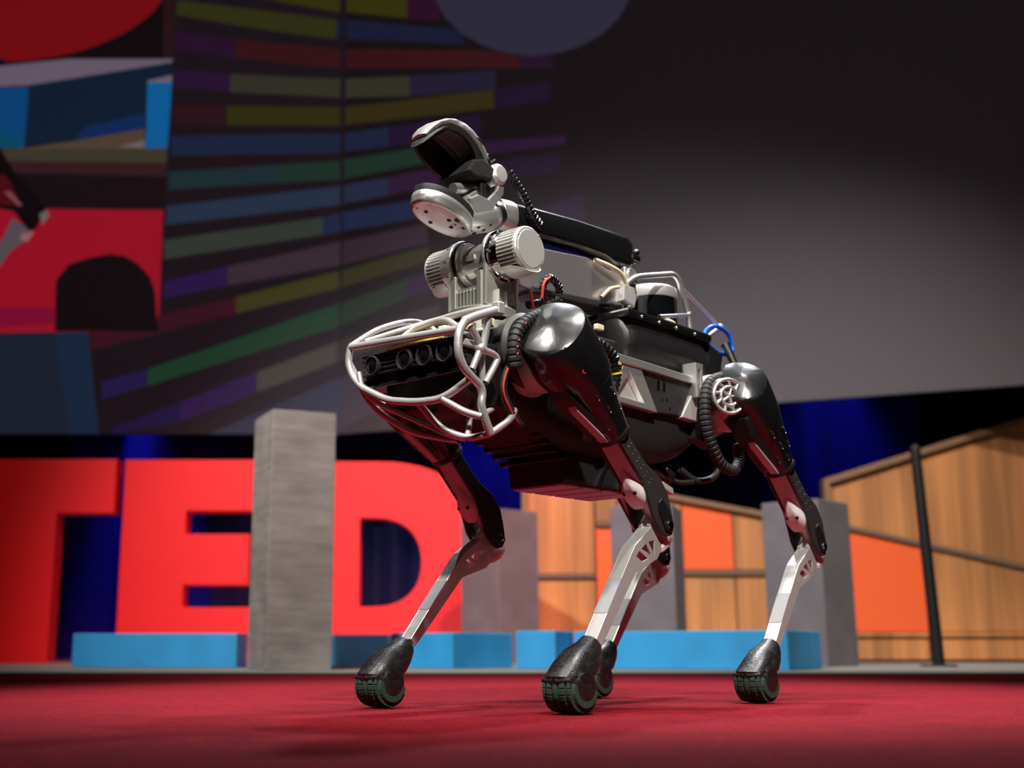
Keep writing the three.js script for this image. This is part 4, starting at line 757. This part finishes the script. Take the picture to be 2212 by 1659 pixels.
  // upper jaw: curved shell. Outer line from the hinge to the tip
  const outer = [[-0.325, 1.112], [-0.342, 1.136], [-0.36, 1.156], [-0.382, 1.173], [-0.407, 1.185], [-0.433, 1.191], [-0.457, 1.191], [-0.48, 1.185], [-0.5, 1.174], [-0.516, 1.158], [-0.527, 1.142]];
  const half = [0.03, 0.036, 0.041, 0.044, 0.046, 0.047, 0.046, 0.043, 0.038, 0.030, 0.021];
  const norm = outer.map((p, i) => { const a = outer[Math.max(0, i - 1)], b = outer[Math.min(outer.length - 1, i + 1)], dx = b[0] - a[0], dy = b[1] - a[1], l = Math.hypot(dx, dy); return [-dy / l, dx / l]; });   // points inward, below the shell
  const drop = (i) => [0.016, 0.024, 0.026, 0.026, 0.025, 0.022, 0.018, 0.012, 0.009, 0.007, 0.005][i];
  const shell = (d0, d1) => outer.map((p, i) => { const n = norm[i], w = half[i], dd = drop(i); const A = (d, z) => [p[0] + n[0] * d, p[1] + n[1] * d, z]; return [A(d0 + dd, -w), A(d0 + dd * 0.35, -w * 0.98), A(d0, -w * 0.75), A(d0 - 0.003, 0), A(d0, w * 0.75), A(d0 + dd * 0.35, w * 0.98), A(d0 + dd, w), A(d1 + dd, w * 0.86), A(d1 + dd * 0.4, w * 0.82), A(d1, w * 0.6), A(d1, 0), A(d1, -w * 0.6), A(d1 + dd * 0.4, -w * 0.82), A(d1 + dd, -w * 0.86)]; });
  part('upper_jaw', loft(shell(0, 0.006), 0.9), M.aluminium, grip, 'raised silver upper jaw curved like a beak');
  part('jaw_ceiling', loft(outer.slice(1, 10).map((p, j) => { const i = j + 1, n = norm[i], w = half[i] * 0.78, A = (d, z) => [p[0] + n[0] * d, p[1] + n[1] * d, z]; return [A(0.0065, -w), A(0.0065, w), A(0.0095, w), A(0.0095, -w)]; }), 0.5), M.panelGrey, grip, 'pale inner face of the upper jaw');
  // black liner: shallow on the left cheek, deep on the right
  const deepNear = [0.03, 0.03, 0.024, 0.017, 0.013, 0.012, 0.012, 0.013, 0.014, 0.014, 0.012];
  const far = [[-0.345, 1.095], [-0.36, 1.088], [-0.38, 1.086], [-0.40, 1.087], [-0.42, 1.092], [-0.44, 1.099], [-0.46, 1.107], [-0.48, 1.115], [-0.498, 1.121], [-0.512, 1.125], [-0.524, 1.128]];
  const wall = (s) => loft(outer.map((p, i) => { const d = drop(i) + 0.0008, a = [p[0] + norm[i][0] * d, p[1] + norm[i][1] * d], b = s > 0 ? [a[0] + norm[i][0] * deepNear[i], a[1] + norm[i][1] * deepNear[i]] : far[i]; const w = s * half[i] * 0.985, v = s * (half[i] * 0.985 - 0.008); return [[a[0], a[1], w], [b[0], b[1], w * 0.95], [b[0], b[1], v * 0.92], [a[0], a[1], v]]; }), 0.5);
  part('jaw_liner', wall(1), M.rubber, grip, 'black rubber lip of the upper jaw');
  part('jaw_liner', wall(-1), M.rubber, grip, 'black rubber lip of the upper jaw');
  part('jaw_base_pad', [plate([[-0.42, 1.088], [-0.40, 1.08], [-0.345, 1.085], [-0.338, 1.115], [-0.372, 1.128], [-0.402, 1.118]], -0.044, 0.04, 0.005)], M.flock, grip);
  part('tip_pad', [loft([[-0.472, 1.168, 0.012, 0.041], [-0.492, 1.16, 0.015, 0.038], [-0.51, 1.146, 0.016, 0.032], [-0.525, 1.131, 0.013, 0.023], [-0.531, 1.124, 0.007, 0.015]].map(([x, y, h, w]) => superRing([x, y, 0], [h * 0.5, h, 0], [0, 0, w], 3, 22)))], M.rubber, grip);
  for (const i of [3, 1]) { const p = outer[i], n = norm[i]; part('jaw_slot', new THREE.SphereGeometry(0.006, 12, 8).scale(2.1, 0.6, 0.35).rotateZ(Math.atan2(outer[i + 1][1] - p[1], outer[i + 1][0] - p[0])).translate(p[0] + n[0] * 0.013, p[1] + n[1] * 0.013, half[i] * 0.99), M.steel, grip); }
}

// ---------------------------------------------------------------- stage lights
function spotlight(pos, target, color, intensity, angle, radius, label, group, penumbra = 0.5) {
  const o = thing('stage_spotlight', label, 'spotlight', pos, 0, group);
  const dir = V(...target).sub(V(...pos)).normalize(), q = new THREE.Quaternion().setFromUnitVectors(V(0, 0, 1), dir);
  const s = radius * 0.02;
  const can = toCreasedNormals(new THREE.LatheGeometry([[s * 0.7, -0.5], [s * 1.05, -0.42], [s * 1.15, -0.03], [s * 1.2, 0.0], [s * 1.1, 0.0], [s * 1.05, -0.05]].map(([r, y]) => new THREE.Vector2(r, y)), 28).rotateX(Math.PI / 2), 0.6);
  const body = part('housing', can, M.satin, o); body.quaternion.copy(q);
  const lens = part('lamp_lens', new THREE.CircleGeometry(s, 28).translate(0, 0, -0.03), std({ color: 0x111111, emissive: color, emissiveIntensity: 6, roughness: 0.4 }), o); lens.quaternion.copy(q);
  part('hanger', [rod([0, 0, 0], [0, 8.99 - pos[1], 0], 0.02)], M.satin, o).position.set(-dir.x * 0.25, -dir.y * 0.25, -dir.z * 0.25);
  const l = new THREE.SpotLight(color, intensity, 0, angle, penumbra, 2); l.position.copy(dir.clone().multiplyScalar(0.04)); l.castShadow = true; l.shadow.radius = radius; l.shadow.mapSize.set(1024, 1024); l.shadow.bias = -0.0005; l.name = 'stage_lamp';
  o.add(l); l.target.position.copy(dir.clone().multiplyScalar(3)); o.add(l.target);
}
const white = lin(1, 0.95, 0.9), cool = lin(0.92, 0.94, 1);
const fg = 'front of house spotlights', bgp = 'overhead stage spotlights';
spotlight([-2.6, 6.4, -1.6], [0.7, 0.8, -8.4], white, 250, 0.46, 8, 'black overhead spotlight aimed at the grey plinths', 'set spotlights', 1);
spotlight([2.8, 6.4, -2.2], [2.4, 0.8, -8.6], lin(1, 0.9, 0.78), 165, 0.42, 8, 'black overhead spotlight aimed at the wood walls', 'set spotlights', 1);
spotlight([1.0, 6.4, 3.0], [0.35, 0.35, -3.2], white, 265, 0.19, 8, 'black overhead spotlight in front of the robot', bgp);
spotlight([-2.7, 7.4, 0.1], [0.2, 0.3, -3.1], white, 190, 0.22, 8, 'black overhead spotlight beside the robot', bgp);
spotlight([1.7, 8.0, -2.0], [0.35, 0.3, -3.3], white, 190, 0.22, 14, 'black overhead spotlight right above the robot', bgp);
spotlight([3.2, 7.6, -6.8], [0.5, 0.3, -3.6], cool, 150, 0.24, 8, 'black overhead spotlight behind the robot', bgp);
spotlight([0.8, 7.8, -7.4], [0.35, 0.4, -3.2], cool, 170, 0.22, 11, 'large black overhead spotlight behind the robot', bgp);
spotlight([1.5, 7.4, -2.5], [-0.8, 0.7, -9.2], lin(1, 0.16, 0.12), 240, 0.25, 6, 'red filtered spotlight aimed at the letter D', 'red letter spotlights');
spotlight([-3.4, 7.4, -2.5], [-2.0, 0.7, -9.2], lin(1, 0.16, 0.12), 50, 0.26, 6, 'red filtered spotlight aimed at the letter T', 'red letter spotlights');
const bl = lin(0.05, 0.05, 1);
spotlight([-3.2, 4.6, -11.7], [-3.0, 0.5, -12.4], bl, 120, 0.2, 4, 'blue filtered spotlight grazing the curtain behind letter T', 'blue curtain spotlights');
spotlight([0.6, 5, -11.6], [0.5, 0.8, -12.4], bl, 170, 0.2, 4, 'blue filtered spotlight grazing the curtain behind letter D', 'blue curtain spotlights');
spotlight([4.2, 5, -11.6], [4.0, 1.8, -12.4], bl, 60, 0.24, 4, 'blue filtered spotlight grazing the curtain behind the wood walls', 'blue curtain spotlights');

renderer.render(scene, camera);
